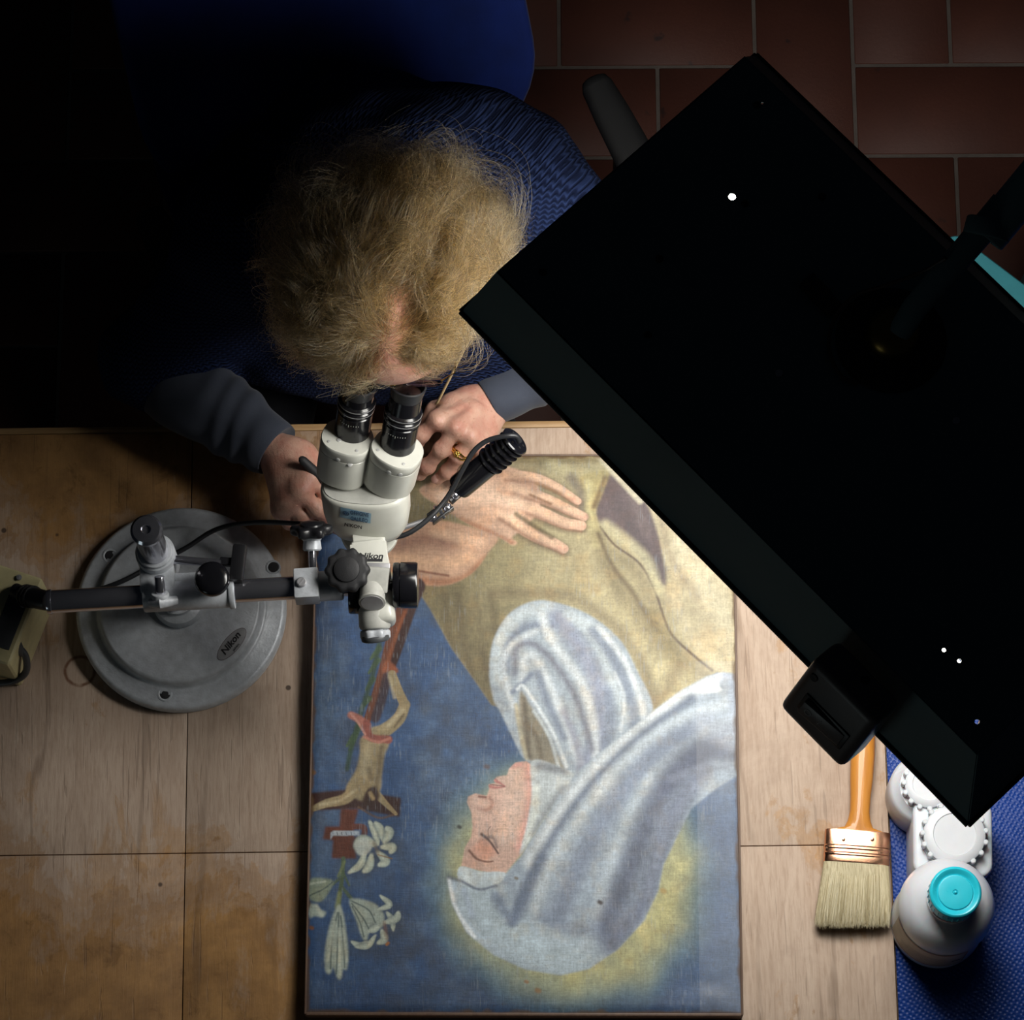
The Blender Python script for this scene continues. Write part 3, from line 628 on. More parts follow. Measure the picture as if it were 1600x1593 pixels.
for q, w_ in (([(574, 1470), (562, 1476), (549, 1470)], 5), ([(590, 1420), (608, 1412), (594, 1398)], 5), ([(604, 1424), (612, 1436), (614, 1452)], 5), ([(600, 1440), (618, 1434), (622, 1424)], 6), ([(596, 1452), (600, 1466), (590, 1472)], 6), ([(576, 1454), (592, 1446)], 6), ([(586, 1460), (574, 1476), (556, 1478)], 5)): stroke(q, w_ + 1.8, (66, 84, 104), .6, .5, taper=True); stroke(q, w_, LW, 1, .25, taper=True); stroke(q, w_ * .4, LL, .6, .9)
stroke([(600, 1440), (604, 1465)], 3, (150, 110, 84), .5, .9); stroke([(604, 1474), (606, 1472)], 2.6, (190, 120, 50), .9, .5)
poly([(483, 1374), (505, 1371), (521, 1376), (514, 1392), (500, 1408), (483, 1402)], (146, 160, 140), 1.2); stroke([(484, 1398), (505, 1388), (518, 1378)], 1.4, LD, .8, .7); stroke([(484, 1380), (508, 1376)], 2, LL, .6, .8)
poly([(483, 1412), (492, 1412), (500, 1420), (509, 1424), (504, 1432), (492, 1430), (483, 1432)], LW, 1.2); stroke([(494, 1414), (502, 1428)], 3, LL, .7, .8)
for q, w_ in (([(590, 1318), (586, 1300), (577, 1282)], 6), ([(598, 1312), (594, 1294), (586, 1284)], 6), ([(600, 1316), (608, 1300), (604, 1292)], 7), ([(596, 1322), (612, 1322), (610, 1330)], 7), ([(590, 1330), (602, 1344), (592, 1350)], 7), ([(580, 1334), (576, 1352), (568, 1360)], 7), ([(570, 1330), (562, 1350), (545, 1362)], 6), ([(585, 1318), (566, 1312), (556, 1322)], 9)): stroke(q, w_ + 1.8, (66, 84, 104), .6, .5, taper=True); stroke(q, w_, LW, 1, .25, taper=True); stroke(q, w_ * .4, LL, .7, .9)
poly([(553, 1316), (566, 1308), (580, 1316), (578, 1328), (566, 1336), (556, 1330)], (196, 204, 196), 1.2); stroke([(584, 1316), (590, 1330)], 3, (122, 110, 96), .6, .9); stroke([(590, 1334), (612, 1340)], 1.2, (150, 110, 60), .8, .6)
# age: tone, rubbed weave, dark specks, losses, a vertical crease near the right, edges worn
lm_ = (img @ np.array((.3, .5, .2), np.float32))[..., None]; img[:] = np.power(np.clip(img * .86 + lm_ * .14, 0, 1), 1.13) * .90
for cell, amp, sd, ax, ay in ((3, .11, 21, 1, 1), (2, .09, 22, 9, 1), (2, .10, 23, 1, 9), (9, .09, 26, 1, 1), (22, .09, 27, 1, 1), (44, .12, 24, 1, 1), (130, .12, 25, 1, 1)): img *= (1 + (fnoise(cell, sd, ax, ay) - .5) * 2 * amp)[..., None]
scr = np.clip((fnoise(2.2, 50, 1, 9) - .72) * 6, 0, 1) * np.clip((fnoise(60, 51) - .35) * 3, 0, 1); img += (np.array(lum((150, 160, 168)), np.float32) - img) * (scr * .22)[..., None]
dk = np.clip((fnoise(2.4, 52) - .80) * 8, 0, 1) * np.clip((fnoise(45, 53) - .30) * 2.5, 0, 1); img += (np.array((.06, .05, .04), np.float32) - img) * (dk * .30)[..., None]
tone = np.clip((fnoise(34, 54) * .6 + fnoise(11, 55) * .4 - .5) * 3, 0, 1)[..., None]; img += (img * np.array((1.18, 1.0, .82), np.float32) - img) * tone * .5
sp = (fnoise(4, 31) > .965).astype(np.float32) * (fnoise(70, 32) > .5); img += (np.array((.05, .04, .035), np.float32) - img) * blur(sp, 1)[..., None] * .8
for px_, py_, r_, c_ in ((717, 1290, 3, (40, 36, 34)), (937, 1408, 3.5, (56, 40, 34)), (806, 1370, 2.5, (110, 100, 84)), (840, 1546, 4, (132, 100, 64)), (822, 1532, 3, (140, 104, 72)), (1036, 1390, 4, (168, 140, 84)), (488, 1205, 4, (130, 92, 50)), (486, 1448, 3, (130, 84, 44)), (760, 1196, 4, (96, 84, 84))): stroke([(px_ - 1, py_), (px_ + 1.5, py_ + 1)], r_, c_, .85, .6, sm=False)
sel = (Xg[..., 0] > .905); img[:] = np.where(sel[..., None] & (Yg > .38), img * .9 + .06, img)
ed = np.minimum(np.minimum(Xg, 1 - Xg) * IW, np.minimum(Yg, 1 - Yg) * IH)[..., 0] + (fnoise(20, 40) - .5) * 10
img += (np.array(lum((96, 74, 52)), np.float32) - img) * (np.clip((6 - ed) / 6, 0, 1) * .8)[..., None]
img = np.clip(img, 0, 1)
im = bpy.data.images.new('painted_surface', IW, IH, float_buffer=False); im.colorspace_settings.name = 'sRGB'
px4 = np.ones((IH, IW, 4), np.float32); px4[..., :3] = np.where(img < .0031308, img * 12.92, 1.055 * np.power(img, 1 / 2.4) - .055)[::-1]
im.pixels.foreach_set(px4.ravel()); im.update(); im.pack()
def m_canvas():
    N = NT('oil_on_canvas'); uvn = N.n('ShaderNodeUVMap').outputs[0]
    t = N.n('ShaderNodeTexImage', {'Vector': uvn}, extension='EXTEND'); t.image = im
    co = N.co(); w1 = N.noise(N.co((1, .04, 1)), 1500, 2); w2 = N.noise(N.co((.04, 1, 1)), 1500, 2)
    lump = N.noise(co, 240, 4, .7); wave = N.noise(co, 7, 3)
    h = N.math('ADD', N.math('ADD', w1, w2), N.math('MULTIPLY', lump, 1.2))
    nb = N.bump(wave, .25, .01); col = N.mix(.05, t.outputs[0], N.mix(N.ramp(h, [(1.2, 0.0), (1.9, 1.0)]), (.03, .03, .03), (.6, .6, .6)), 'OVERLAY')
    return N.out(color=col, rough=N.math('ADD', .40, N.math('MULTIPLY', lump, .22)), spec=.45, normal=N.bump(h, .22, .0008, nb))
ptg = thing('oil_painting', (cTL + xv * CW / 2 + yv * CH / 2 + Vector((0, 0, TZ - ZC))), 'unframed oil painting of a white-veiled saint with closed eyes, flat on the table', 'painting')
# canvas: gently sagging, with the press of the stretcher bars and one buckled corner
nx, ny = 90, 120; vs = []; fs = []
for j in range(ny + 1):
    for i in range(nx + 1):
        u, v = i / nx, j / ny; e = min(u * CW, (1 - u) * CW, v * CH, (1 - v) * CH)
        z = -.0022 * min(1, e / .09) + .0006 * math.exp(-((u - .905) * CW / .004) ** 2) + .0005 * math.exp(-((u - .06) * CW / .004) ** 2)
        cx_, cy_ = (1 - u) * CW, (1 - v) * CH
        z += .0022 * math.exp(-((cx_ - .035) / .016) ** 2 - ((cy_ - .02) / .010) ** 2) - .0012 * math.exp(-((cx_ - .05) / .02) ** 2 - ((cy_ - .035) / .012) ** 2) + .0006 * math.sin(v * 46 + u * 5) * math.exp(-(cx_ / .09) ** 2) * (v > .6)
        z -= .002 * max(0, 1 - e / .003) ** 2
        q = cTL + xv * CW * u + yv * CH * v; vs.append((q.x, q.y, ZC + z))
for j in range(ny):
    for i in range(nx): k = j * (nx + 1) + i; fs.append((k, k + nx + 1, k + nx + 2, k + 1))
me = bpy.data.meshes.new('canvas'); me.from_pydata(vs, [], fs); ul = me.uv_layers.new(name='UVMap')
for l in me.loops: k = l.vertex_index; ul.data[l.index].uv = ((k % (nx + 1)) / nx, 1 - (k // (nx + 1)) / ny)
me.polygons.foreach_set('use_smooth', [True] * len(me.polygons))
link('canvas', me, m_canvas(), ptg)
Mp = Matrix((xv, -yv, Vector((0, 0, 1)))).transposed()
def bar(u0, u1, v0, v1, z0, z1, name, mat):
    t = MB(); t.box(cTL + xv * (u0 + u1) / 2 + yv * (v0 + v1) / 2 + Vector((0, 0, (z0 + z1) / 2 - ZC)), (u1 - u0, v1 - v0, z1 - z0), Mp, bev=.0012); t.build(name, M[mat], ptg)
for q in ((.002, .045, 0.002, CH - .002), (CW - .045, CW - .002, .002, CH - .002)): bar(*q, TZ, ZC - .0045, 'stretcher_bar', 'dark_wood')
for q in ((.045, CW - .045, .002, .045), (.045, CW - .045, CH - .045, CH - .002)): bar(*q, TZ, ZC - .0045, 'stretcher_bar', 'dark_wood')
for q in ((-.0022, .0004, -.002, CH + .002), (CW - .0004, CW + .0026, -.002, CH + .002), (0, CW, -.0022, .0004), (0, CW, CH - .0004, CH + .0034)): bar(*q, TZ + .002, ZC - .0006, 'edge_strip', 'frame_wood')

# ------------------------------------------------------------------ stereo microscope on its boom stand
bc = P(285, 955, TZ); BR = 162 / px2m(TZ)
sc = thing('stereo_microscope', bc, 'grey boom-stand stereo microscope with white binocular head over the painting', 'microscope')
t = MB(); t.lathe([(BR - .004, 0), (BR, .002), (BR, .016), (BR - .003, .0195), (BR - .006, .0205), (BR * .84, .0215), (BR * .83, .0225), (BR * .815, .0225), (BR * .79, .024), (BR * .775, .031), (BR * .765, .0345), (BR * .74, .036), (.05, .038), (.0, .038)], bc, n=96, cap=False)
base = t.build('base', M['cast_grey'], sc, ang=50)
def ztop(z): return Vector((0, 0, z))
for q in ((258, 1084), (172, 868), (427, 886)):
    c = P(q[0], q[1], TZ + .0205)
    t = MB(); t.lathe([(.0095, -.006), (.0095, .0012), (.0078, .0014), (.0068, .0006), (.0068, -.006)], c, n=28, cap=False); t.build('bolt_boss', M['cast_grey'], base)
    t = MB(); t.lathe([(.0, .0008), (.0068, .0008)], c, n=20, cap=False); t.lathe([(.0044, .0008), (.0044, .0014), (0, .0014)], c, n=16, cap=False); t.build('bolt_hole', M['black_matte'], base)
t = MB(); t.lathe([(.033, .03), (.033, .044), (.030, .050), (.021, .054), (.020, .06)], bc, n=48); t.build('hub', M['cast_grey'], sc)
PR = .0172; pz = 1.105
ptop = P(226, 820, pz); pdir = None
bc_ = bc + Vector((-.006, 0, 0)); ptop = Vector((bc_.x, bc_.y, pz))
t = MB(); t.cyl(bc_ + ztop(.05), ptop, PR, n=40); t.build('pole', M['chrome'], sc)
t = MB(); t.lathe([(PR + .0005, -.004), (PR + .002, -.001), (PR + .002, .005), (PR - .001, .0085), (.006, .0095), (.005, .0075), (0, .007)], ptop, n=40, cap=False); t.build('pole_cap', M['chrome'], sc)
# boom: horizontal tube passing on the near side of the pole
zb = 0.985; bl, br_ = P(77, 940, zb), P(480, 917, zb); BRd = .0142
bd = (br_ - bl).normalized(); bn = Vector((-bd.y, bd.x, 0))
t = MB(); t.cyl(bl, br_ + bd * .05, BRd, n=40); t.build('boom', M['chrome'], sc)
t = MB(); t.lathe([(BRd - .003, -.003), (BRd + .0005, -.0025), (BRd + .0012, 0), (BRd + .0012, .003), (BRd, .0035)], bl, bd, n=40); t.build('end_cap', M['chrome'], sc)
def at_boom(px): return bl + bd * ((P(px, 928, zb) - bl).dot(bd))
# cross clamp: sleeve round the boom, sleeve round the pole, web between
c0, c1 = at_boom(224), at_boom(366); Mb = Matrix((bd, bn, Vector((0, 0, 1)))).transposed()
pc = Vector((bc_.x, bc_.y, 0))
t = MB(); t.cyl(c0, c1, BRd + .0055, n=40, bev=.002); t.cyl(c1 - bd * .006, c1 + bd * .001, BRd + .0075, n=40, bev=.0015)
t.cyl(pc + ztop(zb - .03), pc + ztop(zb + .034), PR + .007, n=40, bev=.002); t.cyl(pc + ztop(zb + .03), pc + ztop(zb + .040), PR + .0045, n=40, bev=.0015)
mid = (pc + ztop(zb) + bl + bd * ((pc - bl).dot(bd))) / 2; mid.z = zb
t.box(mid, (.042, (pc - bl).dot(bn) , .040), Mb, bev=.004); t.box(at_boom(300) + bn * .012, (.06, .024, .030), Mb, bev=.005)
clamp = t.build('cross_clamp', M['cast_grey'], sc)
kp = at_boom(331); kc = P(331, 903, zb + .045)
t = MB(); t.cyl(Vector((kc.x, kc.y, zb + .005)), Vector((kc.x, kc.y, zb + .04)), .006, n=20); t.build('clamp_screw', M['steel'], sc)
t = MB(); t.lathe([(.016, -.013), (.0195, -.011), (.0215, -.003), (.0210, .003), (.018, .006), (.010, .0075), (0, .008)], Vector((kc.x, kc.y, zb + .042)), n=40, cap=False); t.build('clamp_knob', M['black_gloss'], sc, ang=60)
# wing lever on the near side, with its pin
l0 = P(250, 918, zb + .03); l1 = P(251, 942, zb + .018)
t = MB(); t.cyl(P(249, 900, zb + .036), P(251, 932, zb + .022), .0062, n=20, bev=.001); t.build('lever_pin', M['chrome'], sc)
t = MB(); t.cyl(P(250, 926, zb + .026), P(251, 944, zb + .016), .011, n=24, bev=.002); t.sweep([P(234, 942, zb + .02), P(250, 941, zb + .024), P(266, 939, zb + .02), P(277, 937, zb + .018)], [.005, .0085, .0065, .0055], n=14); t.build('clamp_lever', M['cast_grey'], sc)
# second screw pin at the far side with black lever
t = MB(); t.cyl(P(272, 874, zb + .02), P(345, 880, zb + .02), .0052, n=20); t.build('lever_pin', M['chrome'], sc)
t = MB(); t.box(P(372, 880, zb + .02), (.017, .046, .016), rotz(-.12), bev=.003); t.box(P(355, 878, zb + .018), (.018, .010, .012), rotz(-.1), bev=.002); t.build('clamp_lever', M['black_plastic'], sc)
# coupling at the right end
c0, c1 = at_boom(461), at_boom(537)
t = MB(); t.box((c0 + at_boom(500)) / 2 + ztop(.004), ((at_boom(500) - c0).length, .038, .036), Mb, bev=.003); t.cyl(c0 + bd * .012, c1, .0185, n=36, bev=.003); t.cyl(c1, at_boom(562), .010, n=24)
t.build('boom_coupling', M['cast_grey'], sc)
q = P(471, 909, zb + .024)
t = MB(); t.lathe([(.0062, -.003), (.0062, .001), (.005, .002), (0, .002)], q, n=24, cap=False); t.box(q + ztop(.0022), (.0095, .0012, .0008), rotz(.9)); t.build('slotted_screw', M['steel'], sc)
# upright chrome pin with its black star wheel lying towards the person
t = MB(); t.cyl(P(489, 893, zb + .012), P(487, 846, zb + .022), .0052, n=24); t.build('pin', M['chrome'], sc)
t = MB(); t.lathe([(.010, 0), (.0115, .002), (.0105, .012), (.015, .018)], P(488, 860, zb + .02), (P(487, 838, zb + .026) - P(488, 862, zb + .02)), n=28); t.build('collar', M['cast_grey'], sc)
d = (P(487, 822, zb + .03) - P(488, 845, zb + .02)).normalized()
def star(o, d, r, h, mat, lobes=7, lobe=.10, name='star_knob', dome=.3):
    t = MB(); t.lathe([(r * .80, 0), (r * .96, h * .12), (r, h * .3), (r, h * .75), (r * .94, h * .92), (r * .8, h), ], o, d, n=84, lobes=lobes, lobe=lobe)
    t.lathe([(r * .62, h * .9), (r * .58, h * (1 + dome * .5)), (r * .4, h * (1 + dome * .9)), (0, h * (1 + dome))], o, d, n=40, cap=False)
    return t.build(name, mat, sc, ang=50)
star(P(487, 836, zb + .026), d, .023, .013, M['black_plastic'], lobes=6, lobe=.14)
star(P(544, 893, zb + .028), Vector((-.05, -.10, 1)), .0265, .016, M['black_matte'], lobes=10, lobe=.055)
t = MB(); t.cyl(P(544, 900, zb - .01), P(544, 895, zb + .03), .009, n=24); t.build('clamp_screw', M['steel'], sc)
# focus block and bracket
fz = zb + .0
zbr = zb + .012
t = MB(); qa, qb = P(575, 862, zbr), P(588, 975, zbr); fd = (qb - qa).normalized(); Mf = Matrix((Vector((fd.y, -fd.x, 0)) * -1, fd, Vector((0, 0, 1)))).transposed()
fc_ = P(581, 905, zbr); Lf = (P(592, 975, zbr) - P(572, 840, zbr)).length
t.box(P(578, 883, zbr - .014), (.043, .060, .03), Mf, bev=.007, seg=3); t.box(P(592, 922, zbr - .020), (.034, .09, .04), Mf, bev=.012, seg=4); t.build('bracket', M['scope_white'], sc)
t = MB(); t.box(P(577, 866, zbr + .002), (.045, .030, .004), Mf, bev=.0015); arm_plate = t.build('arm_plate', M['scope_white'], sc)
Mt = Matrix((Mf.col[0], -Mf.col[1], Vector((0, 0, 1)))).transposed()
if Mt.col[0].x < 0: Mt = Matrix((-Mt.col[0], -Mt.col[1], Vector((0, 0, 1)))).transposed()
text('lettering', 'Nikon', .0105, P(579, 868.5, zbr + .0043), rotz(-.03), M['ink'], arm_plate, bold=.0002, shear=.2, sx=1.15)
t = MB(); t.box(P(581, 875, zbr + .0042), (.026, .0036, .0003), rotz(-.03)); t.build('label_strip', M['ink'], arm_plate)
t = MB(); t.box(P(590, 886, zbr + .003), (.030, .010, .006), rotz(-.05), bev=.001); t.build('brake_shoe', M['steel'], sc)
# tilted silver block and the glass-ended screw
t = MB(); t.box(P(588, 905, zbr + .012), (.030, .030, .018), rotz(-.12) @ Matrix.Rotation(.35, 3, 'X'), bev=.002); t.build('dovetail_block', M['scope_white_worn'], sc)
dq = Vector((-.02, -.92, .40)).normalized(); q = P(582, 925, zbr + .008)
t = MB(); t.cyl(q - dq * .006, q + dq * .014, .0155, n=40, bev=.0015); t.cyl(q + dq * .013, q + dq * .0165, .0165, n=40, bev=.001); t.build('screw_housing', M['scope_white_worn'], sc)
t = MB(); t.cyl(q + dq * .016, q + dq * .0172, .0135, n=36); t.build('screw_face', M['steel'], sc)
t = MB(); a_, b_ = P(584, 935, zbr - .014), P(586, 984, zbr - .022); t.cyl(a_, b_, .0195, n=40, bev=.005); t.build('pinion_housing', M['scope_white_worn'], sc)
d = (P(587, 1002, zbr - .026) - P(586, 984, zbr - .022)).normalized()
star(P(586, 983, zbr - .022), d, .0172, .0125, M['cast_grey'], lobes=6, lobe=.08, dome=.05)
t = MB(); t.cyl(P(586, 992, zbr - .022) , P(587, 1001, zbr - .025), .0172, n=36, bev=.002); t.build('knob_face', M['dark_panel'], sc)
# large focus knobs, one at each side
q0, q1 = P(614, 914, zbr - .006), P(655, 914, zbr - .006)
t = MB(); t.lathe([(.008, -.012), (.008, .0), (.0268, .0005), (.0278, .002), (.0278, .0075), (.0268, .0085), (.0282, .0095), (.0282, .028), (.0270, .0302), (.015, .031), (0, .031)], q0, q1 - q0, n=64, cap=False); t.build('focus_knob', M['black_gloss'], sc)
t = MB(); t.lathe([(.008, -.010), (.008, .0), (.0258, .0005), (.0268, .002), (.0268, .014), (.0255, .016), (0, .0165)], P(566, 925, zbr - .02), q0 - q1, n=64, cap=False); t.build('focus_knob', M['black_gloss'], sc)
# optical pod: zoom body hanging down from the binocular head
pv = Vector((P(571, 806, 1.0).x, P(571, 790, 1.0).y, 0))
pod = P(566, 812, .955); podc = Vector((pod.x, pod.y, 0))
def oval(rx, ry, n=56, p=2.6): return [(rx * math.copysign(abs(math.cos(2 * PI * k / n)) ** (2 / p), math.cos(2 * PI * k / n)), ry * math.copysign(abs(math.sin(2 * PI * k / n)) ** (2 / p), math.sin(2 * PI * k / n))) for k in range(n)]
ya = math.radians(-9)
t = MB()
def loft(t, secs):
    rings = [[t.bm.verts.new(v) for v in s] for s in secs]
    for A, B in zip(rings, rings[1:]):
        n = len(A)
        for k in range(n): t.bm.faces.new((A[k], A[(k + 1) % n], B[(k + 1) % n], B[k]))
    t.bm.faces.new(list(reversed(rings[0]))); t.bm.faces.new(rings[-1]); return t
def sec(c, M_, rx, ry, p=2.6, n=56): return [Vector(c) + M_ @ Vector((x, y, 0)) for x, y in oval(rx, ry, n, p)]
zh = 1.000                                   # top of the front body
Rz_ = rotz(ya)
fc0 = P(568, 772, zh)
def fsec(z, rx, ry, dy=0, p=2.7): return sec(Vector((fc0.x, fc0.y + dy, z)), Rz_, rx, ry, p)
BT = P(570, 757, 1.012); BB = P(577, 826, .938); bdn = (BB - BT).normalized(); bsx = Vector((math.cos(math.radians(-9)), math.sin(math.radians(-9)), 0)); bsx = (bsx - bdn * bsx.dot(bdn)).normalized(); bsy = bdn.cross(bsx)
Mbd = Matrix((bsx, bsy, bdn)).transposed(); BL = (BB - BT).length
def tsec(h, rx, ry, p=2.7): return sec(BT + bdn * h, Mbd, rx, ry, p)
loft(t, [tsec(0, .0515, .033), tsec(.0025, .0535, .035), tsec(.006, .0545, .036), tsec(BL * .5, .0535, .036), tsec(BL * .72, .0505, .035), tsec(BL * .88, .044, .032), tsec(BL * .97, .034, .027), tsec(BL, .024, .021)])
zbody = t.build('zoom_body', M['scope_white'], sc, ang=60)
t = MB(); loft(t, [tsec(-.0012, .050, .0325), tsec(.0, .050, .0325)]); t.build('seam_ring', M['scope_white_worn'], sc)
t = MB(); t.lathe([(.030, -.082), (.031, -.080), (.031, -.02), (.028, -.015)], Vector((fc0.x, fc0.y - .012, zh)), n=56); t.build('lower_drum', M['scope_white_worn'], sc)
t = MB(); t.lathe([(.024, -.125), (.027, -.122), (.027, -.104), (.024, -.100)], Vector((fc0.x, fc0.y - .012, zh)), n=48); t.build('objective', M['black_gloss'], sc)
t = MB(); t.lathe([(.020, -.1262), (0, -.1262)], Vector((fc0.x, fc0.y - .012, zh)), n=36, cap=False); t.build('objective_lens', M['glass'], sc)
# lower collar the cable runs round, and the arm that carries the pod
t = MB(); t.lathe([(.034, 0), (.0365, .002), (.0365, .009), (.035, .011)], Vector((P(578, 826, .93).x, P(578, 826, .93).y - .004, .930)), n=56); t.build('mount_ring', M['scope_white'], sc)
t = MB(); t.box(P(577, 845, zbr - .030), (.040, .040, .018), Mf, bev=.003); t.build('carrying_arm', M['scope_white'], sc)
# maker's badge on the front of the body
def patch(t, z, u, dz, lift, w, h, nx_=10):
    pass
bf = P(555, 804, zh - .022); sl = Rz_ @ Matrix.Rotation(math.radians(58), 3, 'X')
fn = sl.col[2]
def on_front(px, py):                        # where the view line meets the front of the body
    o_ = CAM_C; d_ = (P(px, py, 0) - CAM_C).normalized(); return o_, d_
from mathutils.bvhtree import BVHTree
def hit(obj, px, py, lift=0.0):
    me = obj.data; off = ORG[obj.name]
    bv = BVHTree.FromPolygons([v.co + off for v in me.vertices], [tuple(p.vertices) for p in me.polygons])
    d_ = (P(px, py, 0) - CAM_C).normalized(); h_ = bv.ray_cast(CAM_C, d_)
    return (h_[0] + h_[1] * lift, h_[1]) if h_[0] is not None else (P(px, py, 1.0), Vector((0, -.6, .8)))
def wrap(obj, pts, name, mat, parent, lift=.0003):
    """thin label whose outline (photo points) is laid on the surface of obj, subdivided so that it follows the curve"""
    (x0, y0), (x1, y1), (x2, y2), (x3, y3) = pts; nu, nv = 14, 6; t = MB(); gr = []
    me = obj.data; off = ORG[obj.name]
    bv = BVHTree.FromPolygons([v.co + off for v in me.vertices], [tuple(p.vertices) for p in me.polygons])
    for j in range(nv + 1):
        row = []
        for i in range(nu + 1):
            u, v = i / nu, j / nv
            X_ = (x0 * (1 - u) + x1 * u) * (1 - v) + (x3 * (1 - u) + x2 * u) * v; Y_ = (y0 * (1 - u) + y1 * u) * (1 - v) + (y3 * (1 - u) + y2 * u) * v
            d_ = (P(X_, Y_, 0) - CAM_C).normalized(); h_ = bv.ray_cast(CAM_C, d_)
            if h_[0] is None: return None
            row.append(t.bm.verts.new(h_[0] + h_[1] * lift))
        gr.append(row)
    for j in range(nv):
        for i in range(nu): t.bm.faces.new((gr[j][i], gr[j + 1][i], gr[j + 1][i + 1], gr[j][i + 1]))
    return t.build(name, mat, parent)
wrap(zbody, [(532.5, 791.5), (580, 801.5), (579, 817), (531, 807)], 'badge', M['badge_blue'], zbody, .0006)
def flat_text(obj, s, px, py, size, mat, parent, tilt, bold=.0001, lift=.0016, **kw):
    p_, n_ = hit(obj, px, py, lift); x_ = (P(px + 30 * math.cos(tilt), py + 30 * math.sin(tilt), p_.z) - P(px, py, p_.z)); x_ = (x_ - n_ * x_.dot(n_)).normalized()
    return text('lettering', s, size, p_, Matrix((x_, n_.cross(x_), n_)).transposed(), mat, parent, bold=bold, **kw)
for s_, px_, py_ in (('OFFICINE', 562, 801.3), ('GALILEO', 561.5, 810.2)): flat_text(zbody, s_, px_, py_, .0098, M['badge_ink'], zbody, .21, bold=.0002, sx=.56)
p_, n_ = hit(zbody, 541, 800.3, .0014)
t = MB(); t.lathe([(.0041, 0), (.0041, .0003), (.0030, .0003), (.0030, 0)], p_, n_, n=28, cap=False); t.lathe([(.0019, 0), (.0019, .0003), (.0011, .0003), (.0011, 0)], p_, n_, n=20, cap=False); t.box(p_ + n_ * .0002, (.0022, .0007, .0003), Matrix.Rotation(-.2, 3, 'Z')); t.build('emblem', M['badge_ink'], zbody)
flat_text(zbody, 'NIKON', 552, 820, .0085, M['ink'], zbody, .13, bold=.0002, shear=.1, sx=.8)
# the two prism housings and eyepieces
def housing(P0, P1, tag_px):
    """P0 low end, P1 high end of a housing: a drum with one flat side"""
    d = (P1 - P0).normalized(); side = d.cross(Vector((0, 0, 1))).normalized(); upn = side.cross(d)
    Mh = Matrix((side, upn, d)).transposed(); L = (P1 - P0).length
    t = MB(); R = .0315
    loft(t, [sec(P0 + d * h, Mh, R * k, R * k * .92, 2.5) for h, k in ((0, .93), (.002, .98), (.006, 1.0), (L - .016, 1.0), (L - .0155, .985), (L - .0148, 1.0), (L - .003, 1.0), (L - .001, .985), (L, .96))])
    h_ = t.build('prism_housing', M['scope_white'], sc, ang=40); return h_, d, Mh, L
EYE = P(600, 590, 1.155)
for (lo, hi, e0_, e1_) in (((535, 738, 1.010), (543, 682, 1.070), (553, 655, 1.082), (562, 598, 1.140)), ((607, 752, 1.010), (621, 700, 1.070), (624, 676, 1.080), (638, 602, 1.142))):
    A, B = P(*lo), P(*hi); hs, d, Mh, L = housing(A, B, None)
    E0, E1 = P(*e0_), P(*e1_); ed = (E1 - E0).normalized(); EL = (E1 - E0).length
    t = MB(); t.lathe([(.0218, -.022), (.0218, .018), (.0206, .019), (.0206, .021), (.0226, .022), (.0226, .028), (.0208, .0295), (.0215, .031), (.0228, .033), (.0228, .036), (.0200, .038), (.0195, EL - .016)], E0, ed, n=48); ep = t.build('eyepiece', M['black_gloss'], sc)
    t = MB(); t.lathe([(.0222, .0248), (.0229, .025), (.0229, .0256), (.0222, .0258)], E0, ed, n=48, cap=False); t.lathe([(.0222, .0335), (.0231, .0338), (.0231, .0344), (.0222, .0346)], E0, ed, n=48, cap=False); t.build('index_ring', M['steel'], ep)
    t = MB(); t.lathe([(.0185, EL - .020), (.0195, EL - .014), (.0212, EL - .004), (.0220, EL), (.0200, EL + .001), (.0165, EL - .006)], E0, ed, n=48, cap=False); t.build('eyecup', M['rubber_cable'], ep)
    t = MB(); t.lathe([(.0165, EL - .006), (0, EL - .004)], E0, ed, n=36, cap=False); t.build('eye_lens', M['glass'], ep)
    # engraved scale: short strokes round the barrel
    xs_ = ed.cross(Vector((0, 0, 1))).normalized(); ys_ = xs_.cross(ed)
    t = MB()
    for k in range(9):
        a_ = math.radians(90 - 32 + k * 8); rd = xs_ * math.cos(a_) + ys_ * math.sin(a_); l_ = .0035 if k == 4 else .0014
        t.box(E0 + ed * (.011 - l_ / 2) + rd * .0219, (.0005, l_, .0003), Matrix((rd.cross(ed), ed, rd)).transposed())
    t.build('scale_marks', M['scope_white'], ep)
    # small slotted screws on the face of the housing
    for (sx_, sy_) in (((-14, 40), (10, 48), (-12, 6)) if lo[0] < 560 else ((-8, 42), (14, 46), (10, 10))):
        X_, Y_ = (hi[0] + lo[0]) / 2 + sx_ * .8, hi[1] + sy_ * .9
        p_, n_ = hit(hs, X_, Y_, .0)
        if (p_ - A).length < .12:
            t = MB(); t.lathe([(.0030, -.001), (.0030, .0006), (.0022, .0010), (0, .0010)], p_, n_, n=18, cap=False); t.build('slotted_screw', M['screw'], hs)
    for k_ in (-1, 1):
        p_ = B + Mh @ Vector((k_ * .018, .017, .0)); t = MB(); t.lathe([(.0020, -.001), (.0020, .0006), (0, .0009)], p_, d, n=14, cap=False); t.build('slotted_screw', M['screw'], hs)
